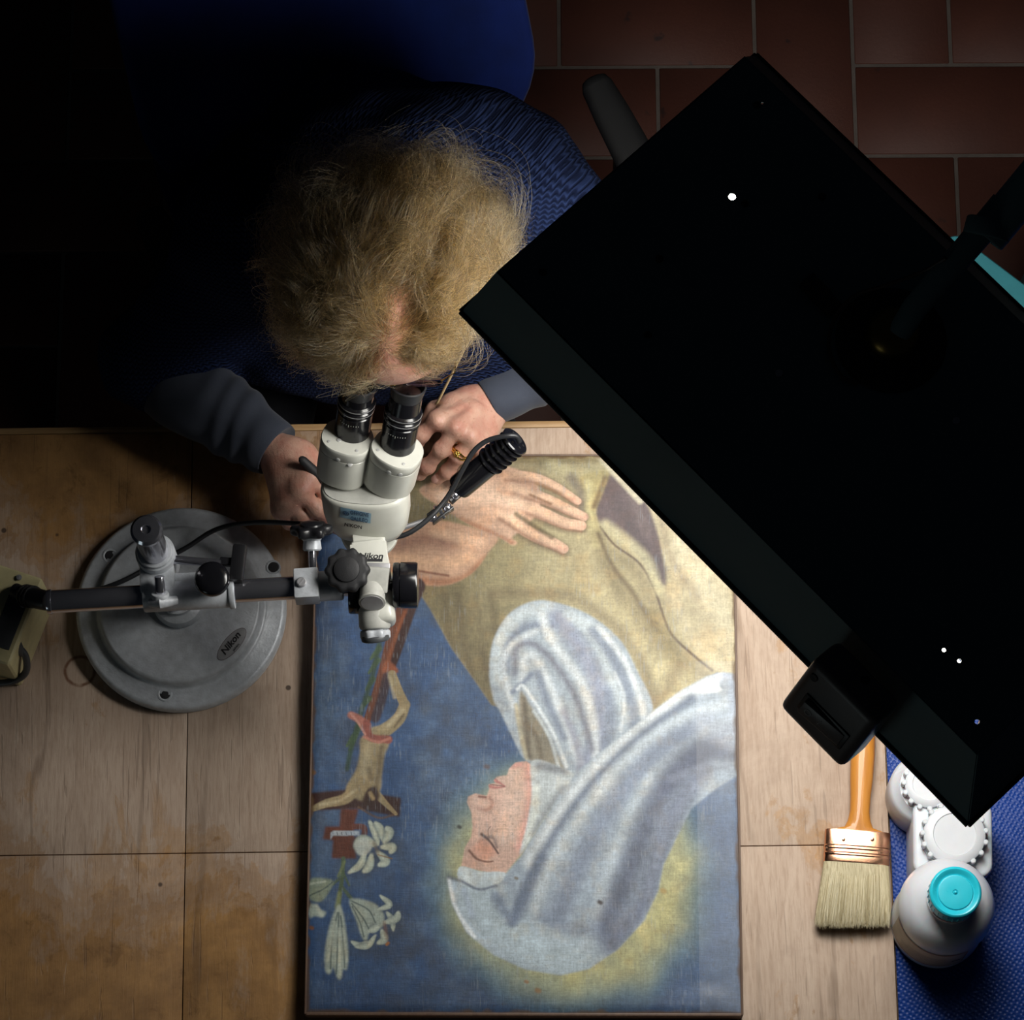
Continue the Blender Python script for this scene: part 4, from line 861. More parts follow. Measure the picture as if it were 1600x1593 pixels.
# oval maker's plate on the base
def oval_plate(px, py, z, a_, rx, ry, name, mat, parent):
    c = P(px, py, z); Mo = rotz(a_); t = MB(); t.prism([(rx * math.cos(2 * PI * k / 40), ry * math.sin(2 * PI * k / 40)) for k in range(40)], 0, .0005, Mo, c, bev=.0002); return t.build(name, mat, parent), c, Mo
rim, c, Mo = oval_plate(362, 1006, TZ + .0365, math.radians(50), .0262, .0105, 'plate_rim', plain('plate_red', (.14, .09, .10), .5), base)
pl, c, Mo = oval_plate(362, 1006, TZ + .0369, math.radians(50), .0256, .0099, 'oval_plate', plain('plate_grey', (.36, .36, .37), .4, .1), base)
text('lettering', 'Nikon', .0120, P(360.5, 1005, TZ + .0378), rotz(math.radians(52)), M['ink'], base, bold=.0003, shear=.2, sx=1.1)
text('lettering', 'JAPAN', .0040, P(369, 1011, TZ + .0378), rotz(math.radians(50)), M['ink'], base)

# ------------------------------------------------------------------ power supply at the left edge
ps = thing('power_supply', P(10, 965, TZ), 'yellowish beige power supply box at the left edge beside the boom', 'power supply')
zt = TZ + .11; aa = math.radians(-20)
c = P(-8, 955, zt); t = MB(); t.box(Vector((c.x, c.y, TZ + .055)), (.085, .120, .11), rotz(aa), bev=.007, seg=3); case = t.build('case', M['beige_case'], ps)
ux = rotz(aa) @ Vector((1, 0, 0)); uy = rotz(aa) @ Vector((0, 1, 0)); cc = Vector((c.x, c.y, 0))
t = MB(); t.box(cc + ux * .022 + uy * -.004 + ztop(zt + .0006), (.026, .075, .0016), rotz(aa), bev=.0005); t.build('label_panel', M['dark_panel'], ps)
s0 = P(27, 925, zt + .0); s1 = P(70, 938, zt + .02)
t = MB(); t.cyl(P(22, 922, zt + .004), P(40, 930, zt + .012), .010, n=24, bev=.002); t.cyl(P(38, 930, zt + .012), P(76, 939, zt + .03), .0135, r2=.0125, n=28, bev=.003)
for k in range(3): t.cyl(P(40 + 5 * k, 930 + k, zt + .012 + .003 * k), P(42 + 5 * k, 930.5 + k, zt + .014 + .003 * k), .0145, n=24)
t.build('plug', M['rubber_cable'], ps)
t = MB(); t.lathe([(.008, 0), (.006, .012), (.0045, .02)], P(24, 1005, zt - .015), P(40, 1030, zt - .04) - P(24, 1005, zt - .015), n=20)
t.sweep(spline([P(26, 1008, zt - .02), P(40, 1025, zt - .035), P(40, 1050, zt - .06), P(20, 1064, zt - .08), P(-12, 1068, zt - .09), P(-60, 1075, TZ + .006)], 8), .0046, n=12); t.build('cable', M['grey_cable'], ps)
for q in ((30, 902, 0), (36, 945, 1)):
    p_ = P(q[0], q[1], zt + .001); t = MB(); t.lathe([(.0035, 0), (.0035, .002), (0, .0025)], p_, n=16, cap=False); t.build('screw', M['steel'], ps)

# ------------------------------------------------------------------ small black spot lamp with cable and ball joints
il = thing('spot_lamp', P(760, 725, TZ + .03), 'small black ribbed microscope lamp with chrome ball joints and looped cable', 'lamp')
A, B = P(716, 762, .925), P(806, 688, .985); d = (B - A).normalized(); L = (B - A).length; R = .0165
prof = [(R * .8, 0), (R * .95, .001), (R, .004), (R, L * .52)]
t = MB(); t.lathe([(R * .8, 0), (R * .95, .001), (R, .004), (R, L * .52), (R * .86, L * .525), (R * .86, L * .98)], A, d, n=44); t.build('lamp_barrel', M['black_gloss'], il)
t = MB()
for k in range(5):
    h = L * (.55 + .085 * k); t.lathe([(R * .85, h), (R * 1.16, h + .0006), (R * 1.18, h + .0028), (R * .85, h + .0034)], A, d, n=44)
t.build('cooling_fins', M['black_gloss'], il)
t = MB(); t.lathe([(R * 1.18, L * .96), (R * 1.2, L * .985), (R * 1.12, L), (0, L + .001)], A, d, n=44, cap=False); cap_ = t.build('end_cap', M['black_gloss'], il, ang=25)
xs_ = d.cross(Vector((0, 0, 1))).normalized(); ys_ = xs_.cross(d)
t = MB()
for k in range(6): a_ = 2 * PI * k / 6 + .3; t.lathe([(.0018, 0), (.0018, .0006), (0, .0006)], B + (xs_ * math.cos(a_) + ys_ * math.sin(a_)) * .0115 + d * .0008, d, n=12, cap=False)
t.build('vent_hole', M['black_matte'], cap_)
# joint chain from the barrel to the pod
J = [P(712, 773, .925), P(702, 782, .925), P(690, 797, .925), P(675, 808, .925)]
t = MB(); t.sweep([P(722, 765, .928), J[0], J[1]], .0065, n=14); t.build('stirrup', M['black_plastic'], il)
for q in ((711, 773, .930), (699, 793, .928), (676, 808, .928), (709, 764, .932)):
    t = MB(); bmesh.ops.create_uvsphere(t.bm, u_segments=20, v_segments=12, radius=.0062, matrix=Matrix.Translation(P(*q))); t.build('ball_joint', M['chrome'], il)
jd = (P(672, 812, .925) - P(704, 788, .925)).normalized(); jn = Vector((-jd.y, jd.x, 0))
for s_ in (-1, 1):
    t = MB(); t.box((P(672, 812, .925) + P(704, 788, .925)) / 2 + jn * .0058 * s_, ((P(704, 788, .925) - P(672, 812, .925)).length, .0032, .013), Matrix((jd, jn, Vector((0, 0, 1)))).transposed(), bev=.001); t.build('clamp_plate', M['black_plastic'], il)
t = MB(); t.cyl(P(684, 790, .937), P(694, 809, .925), .0024, n=14); t.build('clamp_screw', M['chrome'], il)
t = MB(); t.cyl(P(682, 796, .944), P(683, 790, .946), .0045, n=6, bev=.0006); t.build('nut', M['chrome'], il)
t = MB(); t.cyl(P(674, 810, .925), P(630, 824, .925), .0032, n=16); t.build('holder_rod', M['steel'], il)
t = MB(); cab = spline([P(812, 690, 1.000), P(806, 681, 1.008), P(790, 681, 1.01), P(762, 688, 1.0), P(740, 705, .99), P(722, 735, .975), P(700, 775, .955), P(672, 808, .95), P(640, 832, .945), P(610, 840, .94), P(575, 842, .935), P(540, 835, .925), P(510, 822, .91), P(470, 818, .88), P(400, 816, .85), P(340, 826, .82), P(290, 856, .80), P(240, 882, .796), P(190, 908, .796), P(140, 925, .79), P(90, 935, .80), P(60, 938, .845), P(48, 935, .865)], 8)
t.sweep(cab, .0032, n=12); t.build('cable', M['rubber_cable'], il)

# ------------------------------------------------------------------ desk lamp: enamelled hood on a jointed arm
ZR, ZT = 1.445, 1.525
T0, T1, T2 = P(775, 425, ZT), P(1190, 113, ZT), P(1527, 1180, ZT)
ex = (T2 - T0).normalized(); eyv = (T1 - T0); eyv = (eyv - ex * eyv.dot(ex)).normalized(); LX, LY = (T2 - T0).length, (T1 - T0).dot(eyv)
Rr0, Rr2 = P(720, 487, ZR), P(1497, 1303, ZR)
fl_s = -(Rr0 - T0).dot(eyv); fl_a = -(Rr0 - T0).dot(ex); fl_b = (Rr2 - T0).dot(ex) - LX
fl_s = max(.02, min(.06, fl_s)); fl_a = max(.0, min(.03, fl_a)); fl_b = max(0, min(.05, fl_b))
Mh = Matrix((ex, eyv, Vector((0, 0, 1)))).transposed()
if Mh.determinant() < 0: Mh = Matrix((ex, eyv, Vector((0, 0, -1)))).transposed()
dl = thing('desk_lamp', P(1560, 300, 0), 'large black rectangular fluorescent work lamp hanging over the painting', 'lamp')
def hp(u, v, z): q = T0 + ex * u + eyv * v; return Vector((q.x, q.y, z))
t = MB(); th = .0022
def ring(z, o, ins=0): return [hp(-o[0] + ins, -o[1] + ins, z), hp(LX + o[2] - ins, -o[1] + ins, z), hp(LX + o[2] - ins, LY + o[3] - ins, z), hp(-o[0] + ins, LY + o[3] - ins, z)]
oT, oR = (0, 0, 0, 0), (fl_a, fl_s, fl_b, fl_s)
rs = [ring(ZT, oT), ring(ZR, oR), ring(ZR, oR, th), ring(ZT, oT, th)]
vv = [[t.bm.verts.new(p) for p in r_] for r_ in rs]
for A_, B_ in zip(vv, vv[1:] + vv[:1]):
    for k in range(4): t.bm.faces.new((A_[k], A_[(k + 1) % 4], B_[(k + 1) % 4], B_[k]))
bmesh.ops.bevel(t.bm, geom=[e for e in t.bm.edges if abs(e.verts[0].co.z - e.verts[1].co.z) > .03], offset=.0012, segments=2, affect='EDGES')
t.build('hood_wall', M['hood'], dl, ang=30)
# top plate with its vent holes, one screw hole with light in it
holes = [(1144, 307, .0042), (1475, 1015, .0022), (1499, 1032, .0022), (1527, 1127, .0028), (1191, 161, .0014)]
cu = bpy.data.curves.new('t', 'CURVE'); cu.dimensions = '2D'; cu.fill_mode = 'BOTH'; cu.extrude = .0011
def addspl(pts):
    s_ = cu.splines.new('POLY'); s_.points.add(len(pts) - 1); s_.use_cyclic_u = True
    for p_, q_ in zip(s_.points, pts): p_.co = (q_[0], q_[1], 0, 1)
addspl([(0, 0), (LX, 0), (LX, LY), (0, LY)]); HL = []
for X_, Y_, r_ in holes:
    p_ = P(X_, Y_, ZT) - T0; u_, v_ = p_.dot(ex), p_.dot(eyv); HL.append((u_, v_)); addspl([(u_ + r_ * math.cos(2 * PI * k / 14), v_ + r_ * math.sin(2 * PI * k / 14)) for k in range(14)])
o_ = bpy.data.objects.new('t', cu); COL.objects.link(o_); dg = bpy.context.evaluated_depsgraph_get(); me = bpy.data.meshes.new_from_object(o_.evaluated_get(dg)); bpy.data.objects.remove(o_)
Mx = Matrix((ex, eyv, ex.cross(eyv))).transposed()
me.transform(Mx.to_4x4()); me.transform(Matrix.Translation(Vector((T0.x, T0.y, ZT - .0011)))); me.materials.clear()
link('hood_top', me, M['hood'], dl)
# rolled lip round the rim
t = MB(); rp = ring(ZR, oR)
for k in range(4): t.cyl(rp[k], rp[(k + 1) % 4], .0035, n=12)
t.build('hood_lip', m_edge('worn_black_lip', (.012, .012, .012), (.035, .028, .022)), dl)
t = MB(); t.box(hp(LX / 2, LY / 2, ZT - .012), (LX - .02, LY - .03, .002), Mx); rf = t.build('reflector', plain('reflector_white', (.75, .75, .72), .5), dl)
bmesh_ = None
# tubes run under the lit holes
vt = sorted(set([round(HL[0][1], 4), round((HL[1][1] + HL[3][1]) / 2, 4)]))
rf.data.transform(Matrix.Translation((0, 0, .0)))
def view_uv(X_, Y_, z): p_ = P(X_, Y_, z) - T0; return p_.dot(ex), p_.dot(eyv)
zt_ = ZT - .035
for v_ in (view_uv(1144, 307, zt_)[1], view_uv(1500, 1060, zt_)[1]):
    v_ = min(max(v_, .045), LY - .045)
    t = MB(); t.cyl(hp(.03, v_, zt_), hp(LX - .03, v_, zt_), .013, n=20); t.build('fluorescent_tube', M['tube'], dl)
    for u_ in (.018, LX - .018): t = MB(); t.box(hp(u_, v_, zt_ + .005), (.022, .034, .05), Mx, bev=.003); t.build('tube_socket', M['white_cap'], dl)
bpy.data.objects.remove(rf); ORG.pop('reflector', None)
# white reflector strips between the tubes (open over each tube so the vents show through)
la = bpy.data.lights.new('tube_light', 'AREA'); la.shape = 'RECTANGLE'; la.size = LX * .72; la.size_y = LY - .07; la.energy = LAMP_W; la.color = (1.0, .975, .93)
lo_ = bpy.data.objects.new('tube_light', la); COL.objects.link(lo_); lo_.location = hp(LX * .40, LY / 2, zt_ - .018); lo_.rotation_euler = (Mx @ Matrix.Diagonal((1, 1, 1)) if Mx.col[2].z > 0 else Matrix((ex, -eyv, ex.cross(-eyv))).transposed()).to_euler()
# screws on the hood's top
for X_, Y_ in ((1164, 318), (1285, 307), (1030, 404), (1217, 583), (1494, 657), (1012, 523), (848, 425), (1183, 164), (1470, 540)):
    p_ = P(X_, Y_, ZT + .0003); t = MB(); t.lathe([(.0045, 0), (.0040, .0016), (.0022, .0022), (0, .0020)], p_, n=16, cap=False); t.build('screw', M['steel'] if (X_, Y_) in ((1217, 583), (1494, 657)) else M['black_matte'], dl)
# switch housing on the near wall
sw0 = P(1318, 1098, ZT - .01); ax = Mx.col[0]; ay = Mx.col[1]
sd_ = Vector((-eyv.x * fl_s, -eyv.y * fl_s, ZR - ZT)).normalized(); wn = ex.cross(sd_); wn = wn if wn.z > 0 else -wn
ang_s = math.atan2(ex.y, ex.x); Msw = Matrix.Rotation(ang_s, 3, 'Z')
Mbx = Matrix((ex, wn.cross(ex), wn)).transposed(); swc = P(1312, 1100, ZT - .03)
t = MB(); t.box(swc, (.094, .098, .046), Mbx, bev=.011, seg=4); swb = t.build('switch_box', plain('switch_brown_black', (.16, .135, .125), .38), dl, ang=50)
rc, rn = hit(swb, 1287, 1126); rn = wn; Mrk = Mbx @ Matrix.Rotation(.10, 3, 'Y')
t = MB(); t.box(rc, (.064, .028, .004), Mbx, bev=.0015); rk0 = t.build('switch_bezel', plain('bezel_black', (.03, .028, .028), .4), swb)
t = MB(); t.box(rc + rn * .003, (.055, .020, .006), Mrk, bev=.0015); t.build('rocker_switch', plain('rocker_brown', (.20, .165, .15), .35), swb)
mg = plain('mark_grey', (.5, .48, .45), .6)
text('lettering', 'O', .012, rc + Mrk @ Vector((-.018, 0, .0063)), Mrk, mg, swb)
text('lettering', '/', .012, rc + Mrk @ Vector((-.002, 0, .0063)), Mrk, mg, swb)
for X_, Y_ in ((1272, 1058), (1352, 1062)): p_, n_ = hit(swb, X_, Y_); t = MB(); t.lathe([(.005, -.001), (.005, .0012), (.0035, .0016), (0, .0006)], p_, n_, n=18, cap=False); t.build('screw', M['black_matte'], swb)
# ball pivot, arm and cable
jc = P(1392, 532, ZT); jt = P(1392, 528, ZT + .03)
t = MB(); t.lathe([(.058, 0), (.060, .002), (.058, .005), (.030, .008), (.028, .018)], Vector((jc.x, jc.y, ZT)), n=56); t.build('pivot_plate', M['black_matte'], dl)
t = MB(); t.lathe([(.024, .006), (.029, .014), (.030, .024), (.026, .034), (.016, .041), (0, .044)], Vector((jc.x, jc.y, ZT)), n=48, cap=False); t.build('pivot_dome', plain('dark_brass', (.30, .20, .06), .35, 1.0), dl)
p0 = P(1405, 520, ZT + .035); p1 = P(1430, 480, ZT + .055); p2 = P(1500, 400, ZT + .075); p3 = P(1640, 235, ZT + .12)
t = MB(); t.sweep([p0, p1, p2, p2 + (p3 - p2) * .5], [.013, .014, .0145, .0155], n=24); t.build('arm', M['hood'], dl)
t = MB(); q0_ = p2 + (p3 - p2) * .22; p4 = p3 + (p3 - p2) * 4.0; t.cyl(q0_ + Vector((.006, -.006, .0)), p4, .0215, n=28, bev=.002); t.cyl(q0_ + Vector((.006, -.006, .0)), q0_ + (p3 - p2) * .12, .025, n=28, bev=.002); t.build('arm_sleeve', M['hood'], dl)
t = MB(); p5 = Vector((p4.x + .02, p4.y + .02, 0)); t.cyl(p4 + Vector((0, 0, -.02)), Vector((p4.x, p4.y, .03)), .019, n=28); t.build('upright', M['hood'], dl)
t = MB(); t.lathe([(.17, 0), (.175, .006), (.17, .022), (.05, .034), (.03, .05)], Vector((p4.x, p4.y, .008)), n=56); t.build('foot', M['hood'], dl)
t = MB(); t.sweep(spline([P(1478, 403, ZT + .085), P(1440, 425, ZT + .06), P(1385, 445, ZT + .045), P(1335, 462, ZT + .03), P(1303, 500, ZT + .012), P(1296, 545, ZT + .006), P(1312, 585, ZT + .005), P(1340, 600, ZT + .004)], 8), .0022, n=10); t.build('cable', plain('brown_cable', (.08, .055, .045), .5), dl)
t = MB()
for q in ((1275, 452), (1290, 470)): t.box(P(q[0], q[1], ZT + .006), (.032, .020, .012), Msw, bev=.003)
t.build('cable_clamp', M['black_matte'], dl)

# ------------------------------------------------------------------ flat brush
br = thing('paint_brush', P(1336, 1340, TZ), 'flat paint brush with orange varnished handle and copper ferrule, on the wood', 'brush')
za = TZ + .014
def ring2(c, dx, dy, w_, h_, p=2.6, n=36): return sec(c, Matrix((dx, dy.normalized() if False else Vector((0, 0, 1)), dx.cross(Vector((0, 0, 1))))).transposed(), w_, h_, p, n)
t0 = P(1347, 1090, za); t1 = P(1337, 1305, za); bdv = (t1 - t0).normalized(); bx_ = Vector((-bdv.y, bdv.x, 0)) * -1
if bx_.x < 0: bx_ = -bx_
K = 1 / px2m(za)
secs = []
for py_, hw, hh in ((1060, 5, .005), (1064, 11, .0085), (1090, 15, .011), (1130, 17, .0115), (1180, 18.5, .0115), (1215, 17.5, .0110), (1245, 15.5, .0105), (1268, 15, .0105), (1283, 17.5, .0105), (1293, 22, .0100), (1298, 40, .0098), (1302, 46, .0098), (1308, 47, .0098)):
    c = P(1353 - (py_ - 1090) * .055, py_, za); secs.append(sec(c, Matrix((bx_, Vector((0, 0, 1)), bdv)).transposed(), hw * K, hh, 2.4, 40))
t = MB(); loft(t, secs); t.build('handle', M['handle'], br, ang=50)
def bsec(cx, py_, hw, hh, p=3.2): return sec(P(cx, py_, za), Matrix((bx_, Vector((0, 0, 1)), bdv)).transposed(), hw * K, hh, p, 56)
t = MB(); loft(t, [bsec(1340, 1299, 49, .0106), bsec(1340, 1301, 49.8, .011), bsec(1339, 1323, 49.5, .0112), bsec(1339, 1325, 50.6, .0122), bsec(1339, 1328, 50.8, .0122), bsec(1339, 1330, 49.6, .0112), bsec(1339, 1334, 49.6, .0112), bsec(1339, 1336, 50.8, .0122), bsec(1339, 1338, 50.8, .0122), bsec(1338.5, 1340, 49.8, .0112), bsec(1338, 1348, 50, .0114), bsec(1338, 1350, 49.2, .0110)])
fe = t.build('ferrule', M['copper'], br, ang=28)
for X_ in (1318, 1363): p_ = P(X_, 1311, za + .0112); t = MB(); t.lathe([(.0026, -.001), (.0024, .0008), (0, .0013)], p_, n=16, cap=False); t.build('rivet', M['copper'], fe)
t = MB(); loft(t, [bsec(1338, 1347, 49, .0105), bsec(1337, 1365, 51, .0115), bsec(1335.5, 1395, 54, .0118, 3.6), bsec(1333.5, 1420, 56, .0105, 3.6), bsec(1332, 1432, 56, .008, 3.6)]); bb = t.build('bristle_block', M['bristle'], br, ang=50)
hc = bpy.data.hair_curves.new('bristles'); nb_ = 5200; npt = 4; hc.add_curves([npt] * nb_); pos = np.zeros((nb_, npt, 3), np.float32)
org = np.array(ORG[br.name])
u = RNG.uniform(-1, 1, nb_); v = RNG.uniform(-1, 1, nb_); dj = RNG.normal(0, 1, (nb_, 3)) * .0009
tip = RNG.uniform(-4, 5, nb_) + 1 - 2 * np.abs(u) ** 3
for k, (cx_, py_, hw, hh) in enumerate(((1338, 1350, 48.5, .0104), (1336, 1385, 52.5, .0118), (1333.5, 1420, 55.5, .0108), (1332, 1442, 56.5, .0085))):
    for i in range(nb_):
        hz = math.copysign(1, v[i]) * (1 - (1 - abs(v[i])) ** 2); q = P(cx_ + u[i] * hw, py_ + (tip[i] if k == 3 else 0), za + hh * hz * (1 - abs(u[i]) ** 6 * .5)); pos[i, k] = (q.x, q.y, q.z)
    pos[:, k] += dj * k * .55
pos[..., 2] = np.maximum(pos[..., 2], TZ + .0012)
pos -= org
hc.attributes['position'].data.foreach_set('vector', pos.reshape(-1, 3).ravel())
ra = hc.attributes.get('radius') or hc.attributes.new('radius', 'FLOAT', 'POINT'); ra.data.foreach_set('value', np.tile(np.array([.00022, .0002, .00018, .0001], np.float32), nb_))
bo = bpy.data.objects.new('bristles', hc); COL.objects.link(bo); bo.parent = br; N = NT('bristle_hair'); hi_ = N.n('ShaderNodeHairInfo').outputs['Random']
hc.materials.append(N.out(color=N.ramp(hi_, [(.0, (.30, .24, .12)), (.5, (.56, .48, .30)), (1.0, (.74, .68, .50))]), rough=.5)); bo['kind'] = 'stuff'

# ------------------------------------------------------------------ plastic bottle and the two jars on the blue mat
def lathe_thing(t, prof, c, n=64): t.lathe(prof, c, n=n)
bb_ = P(1462, 1442, ZM); bt_h = .205
bo_ = thing('plastic_bottle', bb_, 'round white plastic bottle with cyan screw cap, on the blue mat', 'bottle')
RB = .0575
t = MB(); t.lathe([(RB - .004, 0), (RB, .004), (RB + .0008, .012), (RB, .02), (RB, .105), (RB + .0012, .112), (RB, .125), (RB - .005, .140), (RB - .014, .152), (RB - .026, .160), (.0295, .163), (.0285, .166), (.0285, .171), (.031, .172), (.031, .1745), (.026, .176), (.026, .185)], bb_, n=96); bod = t.build('bottle_body', M['hdpe'], bo_, ang=60)
t = MB(); t.lathe([(.0272, .1745), (.0285, .175), (.0288, .1785), (.0275, .179)], bb_, n=64, cap=False); t.lathe([(.0272, .1802), (.0305, .1805), (.0302, .199), (.0312, .2005), (.0312, .2075), (.0302, .2095), (.0282, .2104), (.0262, .2098), (.0235, .2070), (.0215, .2062), (.0205, .2078), (.0195, .2080), (.0035, .2072), (.0028, .2062), (.0012, .2085), (0, .2088)], bb_, n=96, cap=False)
cp = t.build('screw_cap', M['cyan_cap'], bo_, ang=40)
t = MB()
for k in range(30):
    a_ = 2 * PI * k / 30; rd = Vector((math.cos(a_), math.sin(a_), 0)); t.box(bb_ + rd * .0308 + ztop(.1895), (.0012, .0013, .017), rotz(a_), bev=.0003, seg=1)
t.build('grip_ribs', M['cyan_cap'], cp)
t = MB()
for k in range(10): a_ = 2 * PI * k / 10; t.box(bb_ + Vector((math.cos(a_), math.sin(a_), 0)) * .0283 + ztop(.1798), (.002, .003, .003), rotz(a_))
t.lathe([(.0275, .1755), (.0292, .176), (.0292, .1785), (.0275, .179)], bb_, n=64, cap=False); t.build('tamper_ring', plain('cap_dark_teal', (.01, .16, .19), .4), cp)  # ring in a darker teal than the cap
def wrap_label(a0, a1, z0, z1, r, name, mat, parent):
    t = MB(); n = 32; vs_ = []
    for k in range(n + 1):
        a_ = math.radians(a0 + (a1 - a0) * k / n); rd = Vector((math.cos(a_), math.sin(a_), 0)) * r; vs_.append((t.bm.verts.new(bb_ + rd + ztop(z0)), t.bm.verts.new(bb_ + rd + ztop(z1))))
    for A_, B_ in zip(vs_, vs_[1:]): t.bm.faces.new((A_[0], B_[0], B_[1], A_[1]))
    return t.build(name, mat, parent)
lab = wrap_label(-172, -62, .022, .10, RB + .0005, 'label', plain('paper_label', (.50, .43, .33), .6), bo_)
for z0, z1 in ((.0245, .026), (.096, .0975)): wrap_label(-170, -64, z0, z1, RB + .0008, 'label_border', M['stitch_red'], lab)
wrap_label(-65.5, -64, .0245, .0975, RB + .0008, 'label_border', M['stitch_red'], lab)
for k in range(7):
    z0 = .032 + .0062 * k; wrap_label(-150 if k < 5 else -140, -82 + 3 * (k % 3), z0, z0 + .0012, RB + .0008, 'print_line', plain('print_grey', (.22, .20, .17), .6) if k == 0 else bpy.data.materials['print_grey'], lab)
wrap_label(-80, -68, .05, .056, RB + .0008, 'print_block', M['ink'], lab)
# square jar with a toothed lid
jq = P(1476, 1330, ZM); sj = thing('square_jar', jq, 'square milky plastic jar with white toothed lid, behind the cyan-capped bottle', 'jar')
Mj = rotz(math.radians(-3)); t = MB(); hj = .088
t.prism(rrect(.098, .098, .017), 0, hj, Mj, jq, bev=.006, seg=3); t.build('jar_body', M['hdpe'], sj, ang=50)
t = MB(); t.lathe([(.040, hj - .001), (.040, hj + .004), (.036, hj + .004)], jq, n=56); t.build('neck', M['hdpe'], sj)
def tooth_lid(c, z, r, parent, n=17):
    t = MB(); t.lathe([(r, z), (r + .001, z + .002), (r + .001, z + .013), (r - .002, z + .0155), (r * .72, z + .0158), (r * .70, z + .0145), (0, z + .0140)], c, n=72, cap=False)
    for k in range(n):
        a_ = 2 * PI * k / n + .1; q_ = c + Vector((math.cos(a_), math.sin(a_), 0)) * (r + .0022); t.lathe([(.0034, z + .001), (.0034, z + .0135), (.0022, z + .0145)], q_, n=12)
    return t.build('toothed_lid', M['white_cap'], parent, ang=40)
tooth_lid(jq, hj + .004, .037, sj)
jr = P(1438, 1250, ZM); rj = thing('round_jar', jr, 'round milky plastic jar half hidden under the lamp corner', 'jar'); hr = .078; RJ = .046
t = MB(); t.lathe([(RJ - .004, 0), (RJ, .004), (RJ, hr - .014), (RJ - .004, hr - .005), (RJ - .012, hr), (.034, hr + .001)], jr, n=72); t.build('jar_body', M['hdpe'], rj, ang=60)
tooth_lid(jr, hr + .001, .028, rj, 15)

# ------------------------------------------------------------------ swab stick
sa, sb_ = P(683, 630, .85), P(738, 520, 1.02)
t = MB(); t.sweep([sa + (sa - sb_) * .55, sa, sb_, sb_ + (sb_ - sa) * .15], .0017, n=10)
tag(t.build('swab_stick', M['swab_wood'], org=sa), 'thin pale wooden swab stick held upright in the ringed hand', 'stick')
# scalpel-like black handle in the shaded hand
ka, kb = P(470, 716, .888), P(508, 752, .862); t = MB(); kd = (kb - ka).normalized()
t.sweep([ka - kd * .002, ka, ka + kd * .004, ka + (kb - ka) * .5, kb, kb + kd * .022, kb + kd * .024], [.002, .0042, .0058, .0064, .0058, .0045, .003], n=18, flat=.8)
kn = thing('scalpel', ka, 'black-handled tool held in the hand left of the microscope', 'tool'); hdl = t.build('handle', M['black_matte'], kn)
t = MB(); t.sweep([kb + kd * .022, kb + kd * .045, kb + kd * .055], [.0032, .0024, .0004], n=10, flat=.25); t.build('blade', M['steel'], kn)

# ------------------------------------------------------------------ bodies grown from a distance field
def sd_caps(p, a, b, ra, rb):
    a = np.array(a, np.float32); b = np.array(b, np.float32); d = b - a; t = np.clip(((p - a) @ d) / max(float(d @ d), 1e-9), 0, 1)
    return np.sqrt((((p - a) - t[..., None] * d) ** 2).sum(-1)) - (ra + (rb - ra) * t)
def sd_ell(p, c, R_, r):
    q = (p - np.array(c, np.float32)) @ np.array(R_, np.float32); r = np.array(r, np.float32); k0 = np.sqrt(((q / r) ** 2).sum(-1)); k1 = np.sqrt(((q / r ** 2) ** 2).sum(-1)) + 1e-6
    return k0 * (k0 - 1) / k1
def smin(a, b, k): h = np.maximum(k - np.abs(a - b), 0) / k; return np.minimum(a, b) - h * h * k * .25
def grow(prims, h, pad=.03, warp=None):
    """prims: ('c', a, b, ra, rb, k) capsules, ('e', centre, rot, radii, k) ellipsoids, k<0 carves"""
    lo, hi = [], []
    for q in prims:
        if q[-1] < 0: continue
        if q[0] == 'c':
            m = max(q[3], q[4])
            for v in (q[1], q[2]): lo.append(np.array(v) - m); hi.append(np.array(v) + m)
        else: m = max(q[3]); lo.append(np.array(q[1]) - m); hi.append(np.array(q[1]) + m)
    lo = np.min(lo, 0) - pad; hi = np.max(hi, 0) + pad; n = np.ceil((hi - lo) / h).astype(int) + 1
    ax = [np.float32(lo[i] + np.arange(n[i]) * h) for i in range(3)]; f = np.full(tuple(n), 1.0, np.float32)
    for q in prims:
        k = q[-1]; m = (max(q[3], q[4]) if q[0] == 'c' else max(q[3])) + abs(k) + 2.5 * h
        pl = np.minimum(np.array(q[1]), np.array(q[2])) - m if q[0] == 'c' else np.array(q[1]) - m
        ph = np.maximum(np.array(q[1]), np.array(q[2])) + m if q[0] == 'c' else np.array(q[1]) + m
        i0 = np.maximum(((pl - lo) / h).astype(int), 0); i1 = np.minimum(((ph - lo) / h).astype(int) + 2, n)
        sl = tuple(slice(a_, b_) for a_, b_ in zip(i0, i1)); g = np.stack(np.meshgrid(*[ax[i][sl[i]] for i in range(3)], indexing='ij'), -1)
        d = sd_caps(g, q[1], q[2], q[3], q[4]) if q[0] == 'c' else sd_ell(g, q[1], q[2], q[3])
        f[sl] = smin(f[sl], d, k) if k > 0 else -smin(-f[sl], d, -k)
    if warp is not None: g = np.stack(np.meshgrid(*ax, indexing='ij'), -1); f += warp(g) * (np.abs(f) < .05)
    return nets(f, lo, h)
